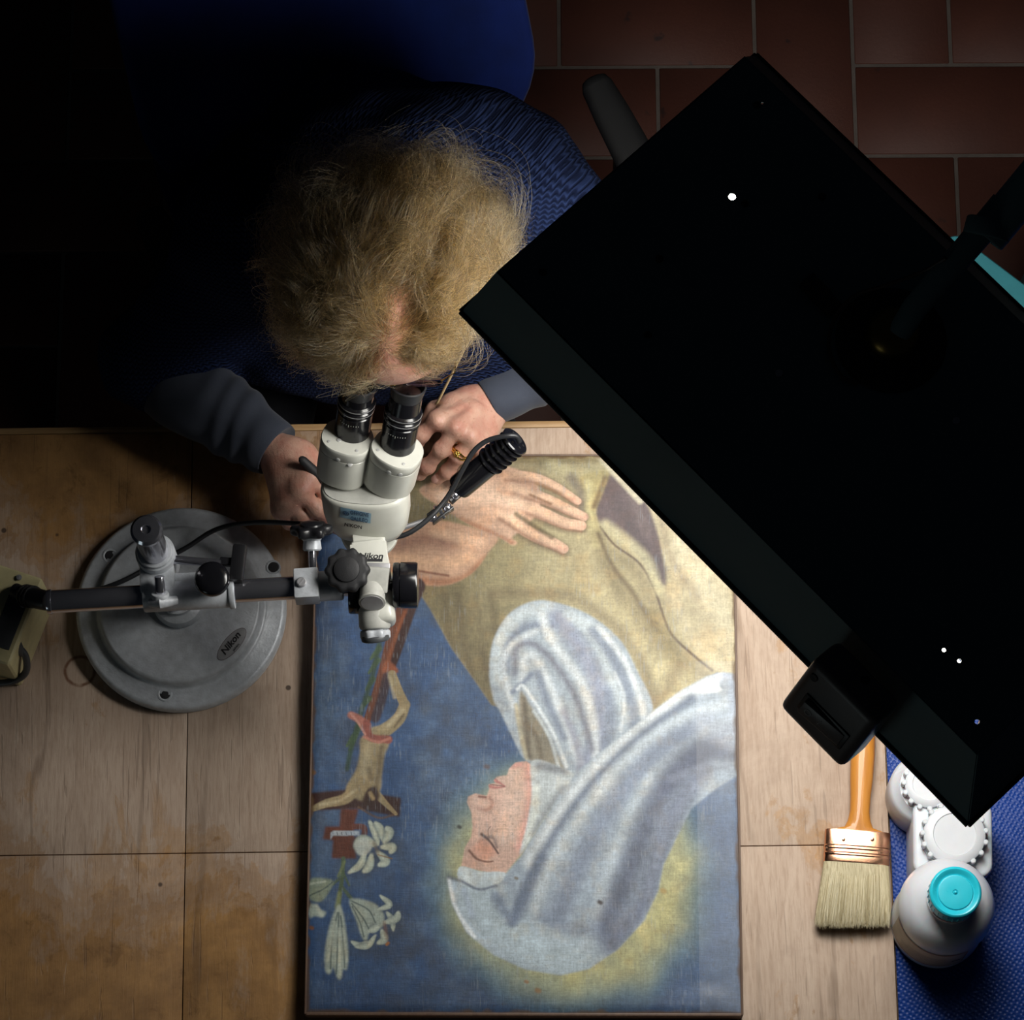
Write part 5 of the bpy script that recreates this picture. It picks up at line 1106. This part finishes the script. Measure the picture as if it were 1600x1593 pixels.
def nets(f, lo, h):
    """naive surface nets"""
    nx_, ny_, nz_ = f.shape; c = np.zeros((nx_ - 1, ny_ - 1, nz_ - 1, 3), np.float32); cnt = np.zeros(c.shape[:3], np.float32)
    cor = [(i, j, k) for i in (0, 1) for j in (0, 1) for k in (0, 1)]
    V = lambda o: f[o[0]:o[0] + nx_ - 1, o[1]:o[1] + ny_ - 1, o[2]:o[2] + nz_ - 1]
    for a in cor:
        for ax_ in range(3):
            if a[ax_]: continue
            b = list(a); b[ax_] = 1; fa, fb = V(a), V(b); m = (fa < 0) != (fb < 0)
            if not m.any(): continue
            t = np.where(m, fa / np.where(m, fa - fb, 1), 0); w_ = m.astype(np.float32)
            for i in range(3): c[..., i] += w_ * (a[i] + (t if i == ax_ else 0))
            cnt += w_
    act = cnt > 0; idx = -np.ones(cnt.shape, np.int64); idx[act] = np.arange(act.sum())
    I = np.argwhere(act); verts = (I + c[act] / cnt[act][:, None]) * h + lo; F = []
    for ax_ in range(3):
        sl0 = [slice(1, -1)] * 3; sl0[ax_] = slice(0, -1); sl1 = list(sl0); sl1[ax_] = slice(1, None)
        fa, fb = f[tuple(sl0)], f[tuple(sl1)]; m = np.argwhere((fa < 0) != (fb < 0))
        if not len(m): continue
        inside = fa[tuple(m.T)] < 0; base_ = m + 1; base_[:, ax_] -= 1; u_, v_ = [(1, 2), (2, 0), (0, 1)][ax_]
        def g_(du, dv): q = base_.copy(); q[:, u_] -= du; q[:, v_] -= dv; return idx[tuple(q.T)]
        quad = np.stack([g_(0, 0), g_(1, 0), g_(1, 1), g_(0, 1)], 1); quad = np.where(inside[:, None], quad, quad[:, ::-1]); F.append(quad)
    return verts, np.concatenate(F)
def make_mesh(parts, relax=2):
    vs_ = []; fs_ = []; off = 0
    for v, q in parts: vs_.append(v); fs_.append(q + off); off += len(v)
    v = np.concatenate(vs_); q = np.concatenate(fs_)
    for _ in range(relax):                                # light Laplacian smoothing
        s_ = np.zeros_like(v); n_ = np.zeros(len(v))
        for a_, b_ in ((0, 1), (1, 2), (2, 3), (3, 0)):
            np.add.at(s_, q[:, a_], v[q[:, b_]]); np.add.at(n_, q[:, a_], 1); np.add.at(s_, q[:, b_], v[q[:, a_]]); np.add.at(n_, q[:, b_], 1)
        v = v * .5 + s_ / n_[:, None] * .5
    me = bpy.data.meshes.new('m'); me.vertices.add(len(v)); me.vertices.foreach_set('co', v.astype(np.float32).ravel())
    me.loops.add(q.size); me.loops.foreach_set('vertex_index', q.astype(np.int32).ravel()); me.polygons.add(len(q))
    me.polygons.foreach_set('loop_start', np.arange(0, q.size, 4, dtype=np.int32)); me.update(calc_edges=True); me.validate()
    me.polygons.foreach_set('use_smooth', [True] * len(me.polygons)); return me

# ------------------------------------------------------------------ chair
ch = thing('swivel_chair', P(520, 120, 0), 'blue upholstered office swivel chair with dark armrests behind the restorer', 'chair')
ca = math.radians(20); Mc = rotz(ca); cx = P(520, 200, .47); CX = Mc @ Vector((1, 0, 0)); CY = Mc @ Vector((0, 1, 0))
seat_c = P(545, 300, .44)
t = MB(); t.prism(rrect(.50, .47, .12, 8), -.04, .035, Mc, seat_c, bev=.025, seg=4); t.build('seat', M['chair_fabric'], ch, ang=60)
bw, bh = .56, .52; bkc = seat_c + CY * .285 + Vector((0, 0, .30)); Mbk = Mc @ Matrix.Rotation(math.radians(90 - 30), 3, 'X')
q1_, q2_ = P(812, 60, .80), P(212, 130, .62)
t = MB(); bkc = P(495, -2, .70); Mbk = rotz(math.radians(12)) @ Matrix.Rotation(math.radians(38), 3, 'X')
t.prism(rrect(.555, .50, .15, 10), -.03, .03, Mbk, bkc, bev=.024, seg=4); bk = t.build('backrest', M['chair_fabric'], ch, ang=60)
me = bk.data
for v in me.vertices:                                   # dished for the back
    q = Mbk.transposed() @ (v.co + ORG[bk.name] - bkc); v.co += Mbk.col[2] * (.9 * q.x ** 2)
t = MB(); t.sweep([seat_c + Vector((0, 0, -.05)) + CY * .1, seat_c + CY * .28 + Vector((0, 0, -.03)), bkc - Mbk.col[2] * .04], .02, n=16); t.build('back_post', M['black_plastic'], ch)
def armrest(pts, post):
    t = MB(); secs = []
    A_, B_ = P(*pts[0]), P(*pts[1]); d_ = (B_ - A_).normalized(); L_ = (B_ - A_).length; sd = Vector((-d_.y, d_.x, 0)).normalized()
    for k, w_ in ((0, .011), (.02, .018), (.07, .0225), (.3, .026), (.75, .029), (.94, .027), (.985, .02), (1, .012)): secs.append(sec(A_ + d_ * L_ * k, Matrix((sd, Vector((0, 0, 1)), d_)).transposed(), w_, .014 if .01 < k < .99 else .007, 2.6, 32))
    loft(t, secs); t.build('armrest', M['arm_pad'], ch, ang=60)
    t = MB(); m_ = (A_ + B_) / 2; t.sweep([m_, m_ + Vector((0, 0, -.08)), Vector((m_.x, m_.y, .42)), post], [.014, .016, .018, .016], n=14); t.build('arm_support', M['black_plastic'], ch)
armrest(((926, 122, .66), (1030, 318, .66)), seat_c + CX * .2 + Vector((0, 0, -.05)))
armrest(((230, 330, .66), (320, 500, .66)), seat_c - CX * .2 + Vector((0, 0, -.05)))
t = MB(); t.cyl(Vector((seat_c.x, seat_c.y, .09)), seat_c + Vector((0, 0, -.05)), .025, n=20); t.build('column', M['black_plastic'], ch)
for k in range(5):
    a_ = 2 * PI * k / 5 + .2; e_ = Vector((seat_c.x + .29 * math.cos(a_), seat_c.y + .29 * math.sin(a_), .085))
    t = MB(); t.sweep([Vector((seat_c.x, seat_c.y, .12)), e_], [.024, .014], n=12); lg = t.build('leg', M['black_plastic'], ch)
    t = MB(); t.cyl(e_ + Vector((-.012, 0, -.048)), e_ + Vector((.012, 0, -.048)), .028, n=20, bev=.004); t.cyl(e_ + Vector((0, 0, -.03)), e_, .008, n=10); t.build('caster', M['black_plastic'], lg)

# ------------------------------------------------------------------ teal cabinet at the right
A_, B_ = P(1492, 366, .58), P(1640, 478, .58); d_ = (B_ - A_).normalized(); n_ = Vector((d_.y, -d_.x, 0)); cw_ = .20; cl_ = (B_ - A_).length + .2
bx0 = A_ + d_ * cl_ / 2 + n_ * cw_ / 2; Mcb = rotz(math.atan2(d_.y, d_.x))
cb = thing('tool_cabinet', (bx0.x, bx0.y, 0), 'teal metal cabinet with rounded corner beyond the lamp, on the tiled floor', 'cabinet')
t = MB(); t.prism(rrect(cl_, cw_, .012), .03, .555, Mcb, (bx0.x, bx0.y, 0), bev=.004); t.build('carcass', M['teal_paint'], cb)
t = MB(); t.prism(rrect(cl_ + .008, cw_ + .008, .016), .556, .58, Mcb, (bx0.x, bx0.y, 0), bev=.005, seg=3); t.build('top', M['teal_paint'], cb)
for k in range(3):
    z_ = .12 + .17 * k; t = MB(); t.box(Vector((bx0.x, bx0.y, z_)) + n_ * (cw_ / 2 + .006), (cl_ - .03, .012, .155), Mcb, bev=.003); dr = t.build('drawer', M['teal_paint'], cb)
    t = MB(); t.cyl(Vector((bx0.x, bx0.y, z_ + .04)) + n_ * (cw_ / 2 + .026) - d_ * .05, Vector((bx0.x, bx0.y, z_ + .04)) + n_ * (cw_ / 2 + .026) + d_ * .05, .005, n=12); t.build('handle', M['steel'], dr)
t = MB(); t.box(Vector((bx0.x, bx0.y, .019)), (cl_ - .04, cw_ - .04, .022), Mcb); t.build('plinth', M['black_matte'], cb)

# ------------------------------------------------------------------ the restorer
person = thing('person', P(600, 250, 0), 'person with curly light brown hair in navy sweater leaning into the microscope', 'person')
I3 = np.eye(3)
def cap_(a, b, ra, rb, k=.03): return ('c', tuple(a), tuple(b), ra, rb, k)
# joints
pelv = seat_c + Vector((.01, -.04, .13)); nk = P(628, 300, 1.09); chest = P(612, 330, .98); belly = (pelv + chest) / 2 + Vector((0, .02, 0))
shR, shL = P(842, 335, 1.03), P(395, 372, 1.03)                    # picture right / left
elR, elL = P(1010, 490, .84), P(232, 560, .82)
wrR, wrL = P(752, 634, .822), P(447, 716, .835)
HC = P(612, 463, 1.207); al_ = math.radians(36); yaw = math.radians(-3)
Fv = rotz(yaw) @ Vector((0, -math.cos(al_), -math.sin(al_))); Uv = rotz(yaw) @ Vector((0, -math.sin(al_), math.cos(al_))); Xv = Fv.cross(Uv) * 1.0
HR = np.array([Xv, Fv, Uv]).T                                      # columns: side, face, crown
def h3(x, f, u): return HC + Xv * x + Fv * f + Uv * u
head = [('e', tuple(h3(0, -.012, .020)), HR, (.074, .092, .092), .02), ('e', tuple(h3(0, .030, -.035)), HR, (.058, .055, .075), .03), ('e', tuple(h3(0, .052, -.092)), HR, (.026, .024, .022), .03),
        ('e', tuple(h3(0, .062, .038)), HR, (.055, .032, .04), .03),
        cap_(h3(0, .088, -.005), h3(0, .108, -.045), .008, .0125, .012), cap_(h3(-.012, .098, -.048), h3(.012, .098, -.048), .007, .007, .01),
        cap_(h3(-.040, .080, .016), h3(.040, .080, .016), .009, .009, .018), cap_(h3(-.020, .084, -.070), h3(.020, .084, -.070), .006, .006, .01), cap_(h3(-.018, .082, -.080), h3(.018, .082, -.080), .0065, .0065, .01)]
for s_ in (-1, 1):
    head += [('e', tuple(h3(s_ * .031, .087, .0)), HR, (.017, .014, .011), -.008), ('e', tuple(h3(s_ * .040, .070, -.035)), HR, (.022, .02, .02), .02), ('e', tuple(h3(s_ * .076, -.008, -.018)), HR, (.010, .018, .030), .008), ('e', tuple(h3(s_ * .083, -.002, -.014)), HR, (.006, .009, .015), -.006)]
head += [cap_(h3(0, -.03, -.05), nk + Vector((0, .01, -.02)), .052, .060, .04)]
body = [cap_(nk + Vector((0, 0, -.04)), chest, .07, .12, .05), ('e', tuple(chest), I3, (.165, .11, .14), .06), ('e', tuple(belly), I3, (.15, .115, .15), .06), ('e', tuple(pelv), I3, (.17, .13, .12), .06),
        cap_(shR, elR, .048, .038), cap_(shL, elL, .048, .038), cap_(elR, wrR, .036, .022), cap_(elL, wrL, .036, .022), cap_(shR, nk, .045, .05, .05), cap_(shL, nk, .045, .05, .05)]
kneeR, kneeL = pelv + Vector((.16, -.40, -.04)), pelv + Vector((-.14, -.41, -.04)); ftR, ftL = Vector((kneeR.x, kneeR.y - .03, .10)), Vector((kneeL.x, kneeL.y + .02, .10))
legs = []
for k_, f_ in ((kneeR, ftR), (kneeL, ftL)): legs += [cap_(pelv + Vector(((k_.x - pelv.x) * .6, -.03, -.03)), k_, .080, .055, .04), cap_(k_, f_, .052, .033), cap_(f_ + Vector((0, .03, -.055)), f_ + Vector((0, -.17, -.07)), .035, .027, .02)]
legs = [q if True else q for q in legs]
# hands: wrist, knuckles, finger chains (photo px, px, height)
def hand(wrist, fingers, thumb, prevs, palmr=.011):
    out = [cap_(prevs, wrist, .026, .0225, .02)]
    mc = [P(*f_[0]) for f_ in fingers]
    for i, m_ in enumerate(mc):
        w_ = wrist + (m_ - wrist) * .12 + (mc[0] - mc[-1]) * (.20 - .13 * i)
        out.append(cap_(w_, m_, .0165, .0112, .022)); out.append(('c', tuple(m_), tuple(m_ + Vector((0, 0, .0008))), .0122, .0122, .008))
    for a_, b_ in zip(mc, mc[1:]): out.append(cap_(a_ + (wrist - a_) * .12 + Vector((0, 0, -.004)), b_ + (wrist - b_) * .12 + Vector((0, 0, -.004)), .0098, .0098, .012))
    for i, f_ in enumerate(fingers):
        r_ = (.0102, .0104, .0100, .0088)[i]; ps_ = [P(*q) for q in f_]
        for j, (a_, b_) in enumerate(zip(ps_, ps_[1:])): out.append(cap_(a_, b_, r_ * (1 - .09 * j), r_ * (1 - .09 * (j + 1)), .004))
        for q in ps_[1:-1]: out.append(('c', tuple(q), tuple(q + Vector((0, 0, .0004))), r_ * 1.0, r_ * 1.0, .006))
    tp = [P(*q) for q in thumb]; out += [cap_(wrist + (tp[0] - wrist) * .2, tp[0], .018, .0135, .02), cap_(tp[0], tp[1], .0128, .0112, .01), cap_(tp[1], tp[2], .0112, .0085, .006)]
    return out
fR = [[(683, 656, .868), (659, 678, .850), (646, 706, .820), (640, 722, .800)],
      [(712, 668, .872), (690, 702, .852), (668, 728, .824), (657, 742, .806)],
      [(737, 682, .862), (716, 712, .843), (700, 736, .815), (684, 748, .800)],
      [(756, 700, .846), (744, 728, .828), (728, 746, .806), (714, 754, .798)]]
tR = [(706, 634, .842), (680, 640, .832), (658, 672, .812)]
fL = [[(484, 745, .862), (510, 770, .845), (530, 796, .818), (538, 812, .800)],
      [(470, 768, .862), (496, 796, .842), (518, 816, .812), (526, 826, .800)],
      [(452, 784, .850), (474, 808, .832), (496, 822, .808), (506, 826, .800)],
      [(440, 796, .838), (452, 816, .822), (472, 826, .804), (482, 828, .798)]]
tL = [(476, 712, .838), (498, 728, .828), (520, 756, .812)]
hR = hand(wrR, fR, tR, wrR + (elR - wrR) * .28); hL = hand(wrL, fL, tL, wrL + (elL - wrL) * .28)
# tendons and veins on the lit hand
for i, m_ in enumerate((P(683, 656, .880), P(712, 668, .884), P(737, 682, .874))):
    w_ = wrR + (m_ - wrR) * .25 + Vector((0, 0, .022)); hR.append(('c', tuple(w_), tuple(m_), .0022, .0035, .010))
bodyparts = [grow(head, .0028), grow(body, .008), grow(legs, .009), grow(hR, .0014, .012), grow(hL, .0018, .012)]
bm_ = make_mesh(bodyparts, 1)
link('body', bm_, M['skin'], person)
# nails
for f_ in (fR[0], fR[1], fR[2], tR):
    a_, b_ = P(*f_[-2]), P(*f_[-1]); d_ = (b_ - a_).normalized(); sd = d_.cross(Vector((0, 0, 1))).normalized(); up_ = sd.cross(d_)
    t = MB(); c_ = b_ + up_ * .0068 - d_ * .0005
    for s0 in (0,):
        loft(t, [sec(c_ + up_ * z_, Matrix((sd, d_, up_)).transposed(), .0052 * k_, .0062 * k_, 2.6, 24) for z_, k_ in ((-.0028, 1.0), (-.0002, .98), (.0006, .7))])
    t.build('nail', M['nail'], person, ang=60)
# wedding rings on the finger
a_, b_ = P(*fR[2][0]), P(*fR[2][1]); c_ = a_ + (b_ - a_) * .82; d_ = (b_ - a_).normalized(); sd = d_.cross(Vector((0, 0, 1))).normalized(); up_ = sd.cross(d_)
rg = thing('ring', c_, 'gold rings with small knot setting on the lit hand', 'ring')
for k_, of in ((0, -.0022), (1, .0022)):
    t = MB(); pts_ = [c_ + d_ * (of + .0012 * math.sin(3 * a__ + k_)) + (sd * math.cos(a__) + up_ * math.sin(a__)) * .0118 for a__ in [2 * PI * j / 40 for j in range(41)]]; t.sweep(pts_, .0015, n=10); t.build('band', M['gold'], rg)
t = MB()
for j in range(6): a__ = 2 * PI * j / 6; bmesh.ops.create_uvsphere(t.bm, u_segments=12, v_segments=8, radius=.0020, matrix=Matrix.Translation(c_ + up_ * .0128 + (d_ * math.cos(a__) + sd * math.sin(a__)) * .0028))
bmesh.ops.create_uvsphere(t.bm, u_segments=12, v_segments=8, radius=.0022, matrix=Matrix.Translation(c_ + up_ * .0138)); t.build('setting', M['gold'], rg)
# eyes
for s_ in (-1, 1):
    t = MB(); bmesh.ops.create_uvsphere(t.bm, u_segments=24, v_segments=16, radius=.0115, matrix=Matrix.Translation(h3(s_ * .031, .071, .0))); ey_ = t.build('eye', M['eye_white'], person)
    t = MB(); t.lathe([(.0056, .0100), (.004, .0112), (0, .0118)], h3(s_ * .031, .071, .0), Fv, n=24, cap=False); t.build('iris', M['iris'], ey_)
# clothes: sweater over torso and upper arms, jersey cuffs under it
def wave3(g, s_, a_, b_=0.0): return a_ * np.sin(g[..., 0] * s_ + 1.3 * np.sin(g[..., 1] * s_ * .7 + b_)) * np.sin(g[..., 1] * s_ * .8 + g[..., 2] * s_ * .9 + b_)
fore = .56
swp = [cap_(nk + Vector((0, .03, -.035)), chest, .078, .145, .05), ('e', tuple(chest + Vector((0, .01, -.02))), I3, (.205, .150, .17), .08), ('e', tuple(belly + Vector((0, -.01, 0))), I3, (.19, .155, .18), .08), ('e', tuple(pelv + Vector((0, -.01, 0))), I3, (.20, .16, .13), .08), ('e', (-.185, .262, .80), I3, (.235, .120, .12), .08), ('e', (-.17, .26, .92), I3, (.19, .10, .12), .08), ('e', (.0, .228, .785), I3, (.16, .090, .095), .08),
       cap_(shR, elR, .070, .058, .06), cap_(shL, elL, .070, .058, .06), cap_(shR, nk, .065, .06, .07), cap_(shL, nk, .065, .06, .07), ('e', tuple(P(745, 290, .96)), I3, (.12, .11, .12), .08), ('e', tuple(P(470, 330, .98)), I3, (.12, .11, .12), .08),
       cap_(elR, elR + (wrR - elR) * .42, .054, .044, .04), cap_(elL, elL + (wrL - elL) * .36, .056, .046, .04), ('e', tuple(h3(0, -.0, -.02)), HR, (.085, .10, .11), -.01)]
v, q = grow(swp, .0055, warp=lambda g: wave3(g, 34, .0035) + wave3(g, 75, .0014, 1.0)); link('sweater', make_mesh([(v, q)], 1), M['knit'], person)
t = MB(); c_ = nk + Vector((0, .028, -.018)); d_ = (h3(0, -.03, -.05) - c_).normalized()
t.lathe([(.066, -.012), (.072, -.006), (.072, .008), (.068, .016), (.062, .014), (.060, -.006)], c_, d_, n=72, cap=False, lobes=36, lobe=.012); t.build('collar', M['knit'], person, ang=80)
def sleeve(el, wr, f0, f1, r0, r1, ph):
    a_, b_ = el + (wr - el) * f0, el + (wr - el) * f1; d_ = (b_ - a_).normalized(); L_ = (b_ - a_).length
    v, q = grow([cap_(a_, b_ - d_ * .02, r0, r1, .02)], .0022, warp=lambda g: wave3(g, 60, .0022, ph) + .0016 * np.sin(((g - np.array(a_)) @ np.array(d_)) * 150 + 3 * np.sin(g[..., 0] * 40 + ph)))
    k_ = (v - np.array(b_)) @ np.array(d_); side = v - np.array(b_) - k_[:, None] * np.array(d_)
    m_ = k_ > -.006; v[m_] = np.array(b_) + side[m_] * 1.0 + np.array(d_) * (-.006 + (k_[m_] + .006) * -.35)[:, None]
    o_ = link('shirt_sleeve', make_mesh([(v, q)], 1), M['shirt'], person)
    return o_
sleeve(elR, wrR, .30, .985, .046, .0345, 0.3); sleeve(elL, wrL, .25, .955, .060, .040, 1.7)
v, q = grow([('c', p_[1], p_[2], p_[3] + .010, p_[4] + .012, .03) for p_ in legs if p_[3] > .04] + [('e', tuple(pelv + Vector((0, 0, -.03))), I3, (.185, .15, .12), .05)], .008); link('trousers', make_mesh([(v, q)], 2), M['trousers'], person)
for f_ in (ftR, ftL):
    t = MB(); secs = []
    for y_, w_, h_ in ((.06, .02, .02), (.05, .034, .032), (0, .038, .034), (-.08, .042, .028), (-.15, .044, .022), (-.19, .034, .018), (-.205, .015, .010)): secs.append(sec(Vector((f_.x, f_.y + y_, .010 + h_)), Matrix(((1, 0, 0), (0, 0, 1), (0, 1, 0))), w_, h_, 2.6, 28))
    loft(t, secs); t.build('shoe', M['black_matte'], person, ang=60)
# spectacles: rimless, one lens shows beside the eyepiece
gl = thing('spectacles', h3(0, .10, 0), 'rimless spectacles on the face, one lens showing beside the eyepiece', 'glasses')
for s_ in (-1, 1):
    c_ = h3(s_ * .036, .101, .004); fr = Matrix((Xv, Uv, Fv)).transposed(); t = MB(); loft(t, [sec(c_ + Fv * z_, fr, .026 * k_, .020 * k_, 2.5, 40) for z_, k_ in ((0, .97), (.0004, 1), (.0018, 1), (.0022, .97))]); t.build('lens', M['lens_tint'], gl)
    t = MB(); t.sweep([h3(s_ * .060, .100, .008), h3(s_ * .076, .090, .006), h3(s_ * .080, .02, -.002), h3(s_ * .078, -.012, -.012)], .0010, n=8); t.build('temple', M['gold'], gl)
t = MB(); t.sweep(spline([h3(-.012, .103, .006), h3(0, .107, .010), h3(.012, .103, .006)], 5), .0009, n=8); t.build('bridge', M['gold'], gl)

# ------------------------------------------------------------------ curly hair, strand by strand
def hair_for(n, nguide, seed):
    rg_ = np.random.default_rng(seed); HCn = np.array(HC + Uv * .018 - Fv * .012); X_, F_, U_ = (np.array(q) for q in (Xv, Fv, Uv)); npt = 11
    def to_w(l): return HCn + l[..., 0:1] * X_ + l[..., 1:2] * F_ + l[..., 2:3] * U_
    # guide roots over the scalp: local x side, y face, z crown
    g = rg_.normal(size=(nguide * 6, 3)); g /= np.linalg.norm(g, axis=1)[:, None]
    ok = ~((g[:, 1] > .66) & (g[:, 2] < .40)) & (g[:, 2] > -.62) & ~((g[:, 1] > .25) & (g[:, 2] < -.05) & (np.abs(g[:, 0]) < .93)) & ~((g[:, 1] > .0) & (g[:, 2] < -.30))
    g = g[ok][:nguide]; return g, npt, to_w, rg_
NH, NG = 44000, 1700
G, npt, to_w, rg_ = hair_for(NH, NG, 5); npt = 14
RX = np.array([.077, .094, .094], np.float32)
ncl = len(G); cs = rg_.normal(size=(ncl, 10)); ci = rg_.integers(0, ncl, NH)
spread = .04 + .05 * rg_.random(NH)[:, None]
root = G[ci] + rg_.normal(size=(NH, 3)) * spread; root /= np.linalg.norm(root, axis=1)[:, None]
X0 = -.17 + .26 * root[:, 1]
patch_ = np.exp(-((root[:, 0] - X0) / .19) ** 2) * (root[:, 2] > .2) * np.clip((root[:, 1] + .38) * 4, 0, 1) * (1 - .55 * np.clip((root[:, 1] - .50) * 8, 0, 1))          # thin along the parting
keep = (rg_.random(NH) > .90 * patch_); root = root[keep]; ci = ci[keep]; X0 = X0[keep]; patch_ = patch_[keep]; NH = len(root)
T_ = np.linspace(0, 1, npt)[None, :]
side = np.sign(root[:, 0] - X0)
src = np.array([.04, .50, .86]); away = root - src; dist_ = np.linalg.norm(away, axis=1)[:, None]
away /= dist_ + .05
away[:, 0] += side * .50 * np.exp(-np.abs(root[:, 0] - X0) / .22) * (root[:, 1] > -.5)
fr_m = (root[:, 1] > .35)                                       # hair above the brow falls forwards and sideways
away[fr_m] += np.array([0, .15, -.55]) * rg_.uniform(.2, 1.3, fr_m.sum())[:, None]
away += cs[ci][:, :3] * .42 + rg_.normal(size=(NH, 3)) * .13
away -= root * (away * root).sum(1)[:, None]; away /= np.linalg.norm(away, axis=1)[:, None]
e1_ = np.cross(root, away)
clen = np.clip(.84 + .30 * cs[ci][:, 3], .35, 1.25) * rg_.uniform(.75, 1.05, NH)
trim = (root[:, 0] < -.15) * np.clip(root[:, 1] * 2.5 + .2, 0, 1) * np.clip(1.1 - root[:, 2], 0, 1)
ang_ = (.80 * clen * (1 - .45 * trim))[:, None] * T_ ** 1.05
back = np.clip(-root[:, 1] + .3, 0, 1.2); lat = np.abs(root[:, 0])
fluff = .027 + .024 * back + .030 * lat - .020 * (root[:, 0] < 0) * np.clip(root[:, 1] * 1.6 - .1, 0, 1)+ .012 * (root[:, 0] < 0) * lat * (root[:, 1] < .1)
fluff *= np.clip(1 + .36 * cs[ci][:, 4], .3, 1.8) * rg_.uniform(.55, 1.0, NH)
fluff *= 1 - .72 * np.clip(patch_ * 1.2 + .5 * np.exp(-((root[:, 0] - X0) / .48) ** 2) * np.clip((root[:, 1] + .5) * 2, 0, 1) * (root[:, 2] > .1), 0, 1)
fluff *= 1 - .55 * trim
curl_end = np.clip((T_ - .55) / .45, 0, 1) ** 2
rad = fluff[:, None] * np.sin(np.clip(T_ * 1.35, 0, 1) * PI / 2) ** .75 * (1 - (.12 + .25 * np.clip(cs[ci][:, 5], -1, 1))[:, None] * curl_end)
dirs = root[:, None, :] * np.cos(ang_)[..., None] + away[:, None, :] * np.sin(ang_)[..., None]
loc = dirs * RX + dirs * rad[..., None]
damp = (1 - .6 * patch_)[:, None]
ph = cs[ci][:, 6:7] * 3; fq = 6.5 + 2.2 * cs[ci][:, 7:8] ; am = (.0105 * (1 + .45 * cs[ci][:, 8:9])) * T_ ** .8 * damp
loc += e1_[:, None, :] * (am * np.sin(fq * T_ + ph))[..., None] + dirs * (am * .9 * np.cos(fq * T_ * 1.1 + ph * 1.7))[..., None]
fz_ = rg_.normal(size=(NH, 3)); fr_ = (rg_.random(NH)[:, None] ** 4 * .016 + .0012) * damp
loc += e1_[:, None, :] * (fr_ * T_ * np.sin((10 + 3 * fz_[:, 2:3]) * T_ + fz_[:, :1] * 6))[..., None] + dirs * (fr_ * T_ * np.cos(9 * T_ + fz_[:, 1:2] * 6))[..., None]
# locks gather towards their tips
cen = np.zeros((ncl, npt, 3)); cnt_ = np.zeros(ncl); np.add.at(cen, ci, loc); np.add.at(cnt_, ci, 1); cen /= np.maximum(cnt_, 1)[:, None, None]
pull = (np.clip(T_ - .08, 0, 1) * .80)[..., None] * (rg_.random(NH)[:, None, None] > .12)
loc = loc * (1 - pull) + cen[ci] * pull
pos = to_w(loc).astype(np.float32); pos -= np.array(ORG[person.name], np.float32)
hcv = bpy.data.hair_curves.new('hair'); hcv.add_curves([npt] * NH); hcv.attributes['position'].data.foreach_set('vector', pos.reshape(-1, 3).ravel())
ra = hcv.attributes.get('radius') or hcv.attributes.new('radius', 'FLOAT', 'POINT'); ra.data.foreach_set('value', np.tile(np.linspace(.00019, .00008, npt).astype(np.float32), NH))
ho = bpy.data.objects.new('hair', hcv); COL.objects.link(ho); ho.parent = person; hcv.materials.append(M['hair']); ho['kind'] = 'stuff'
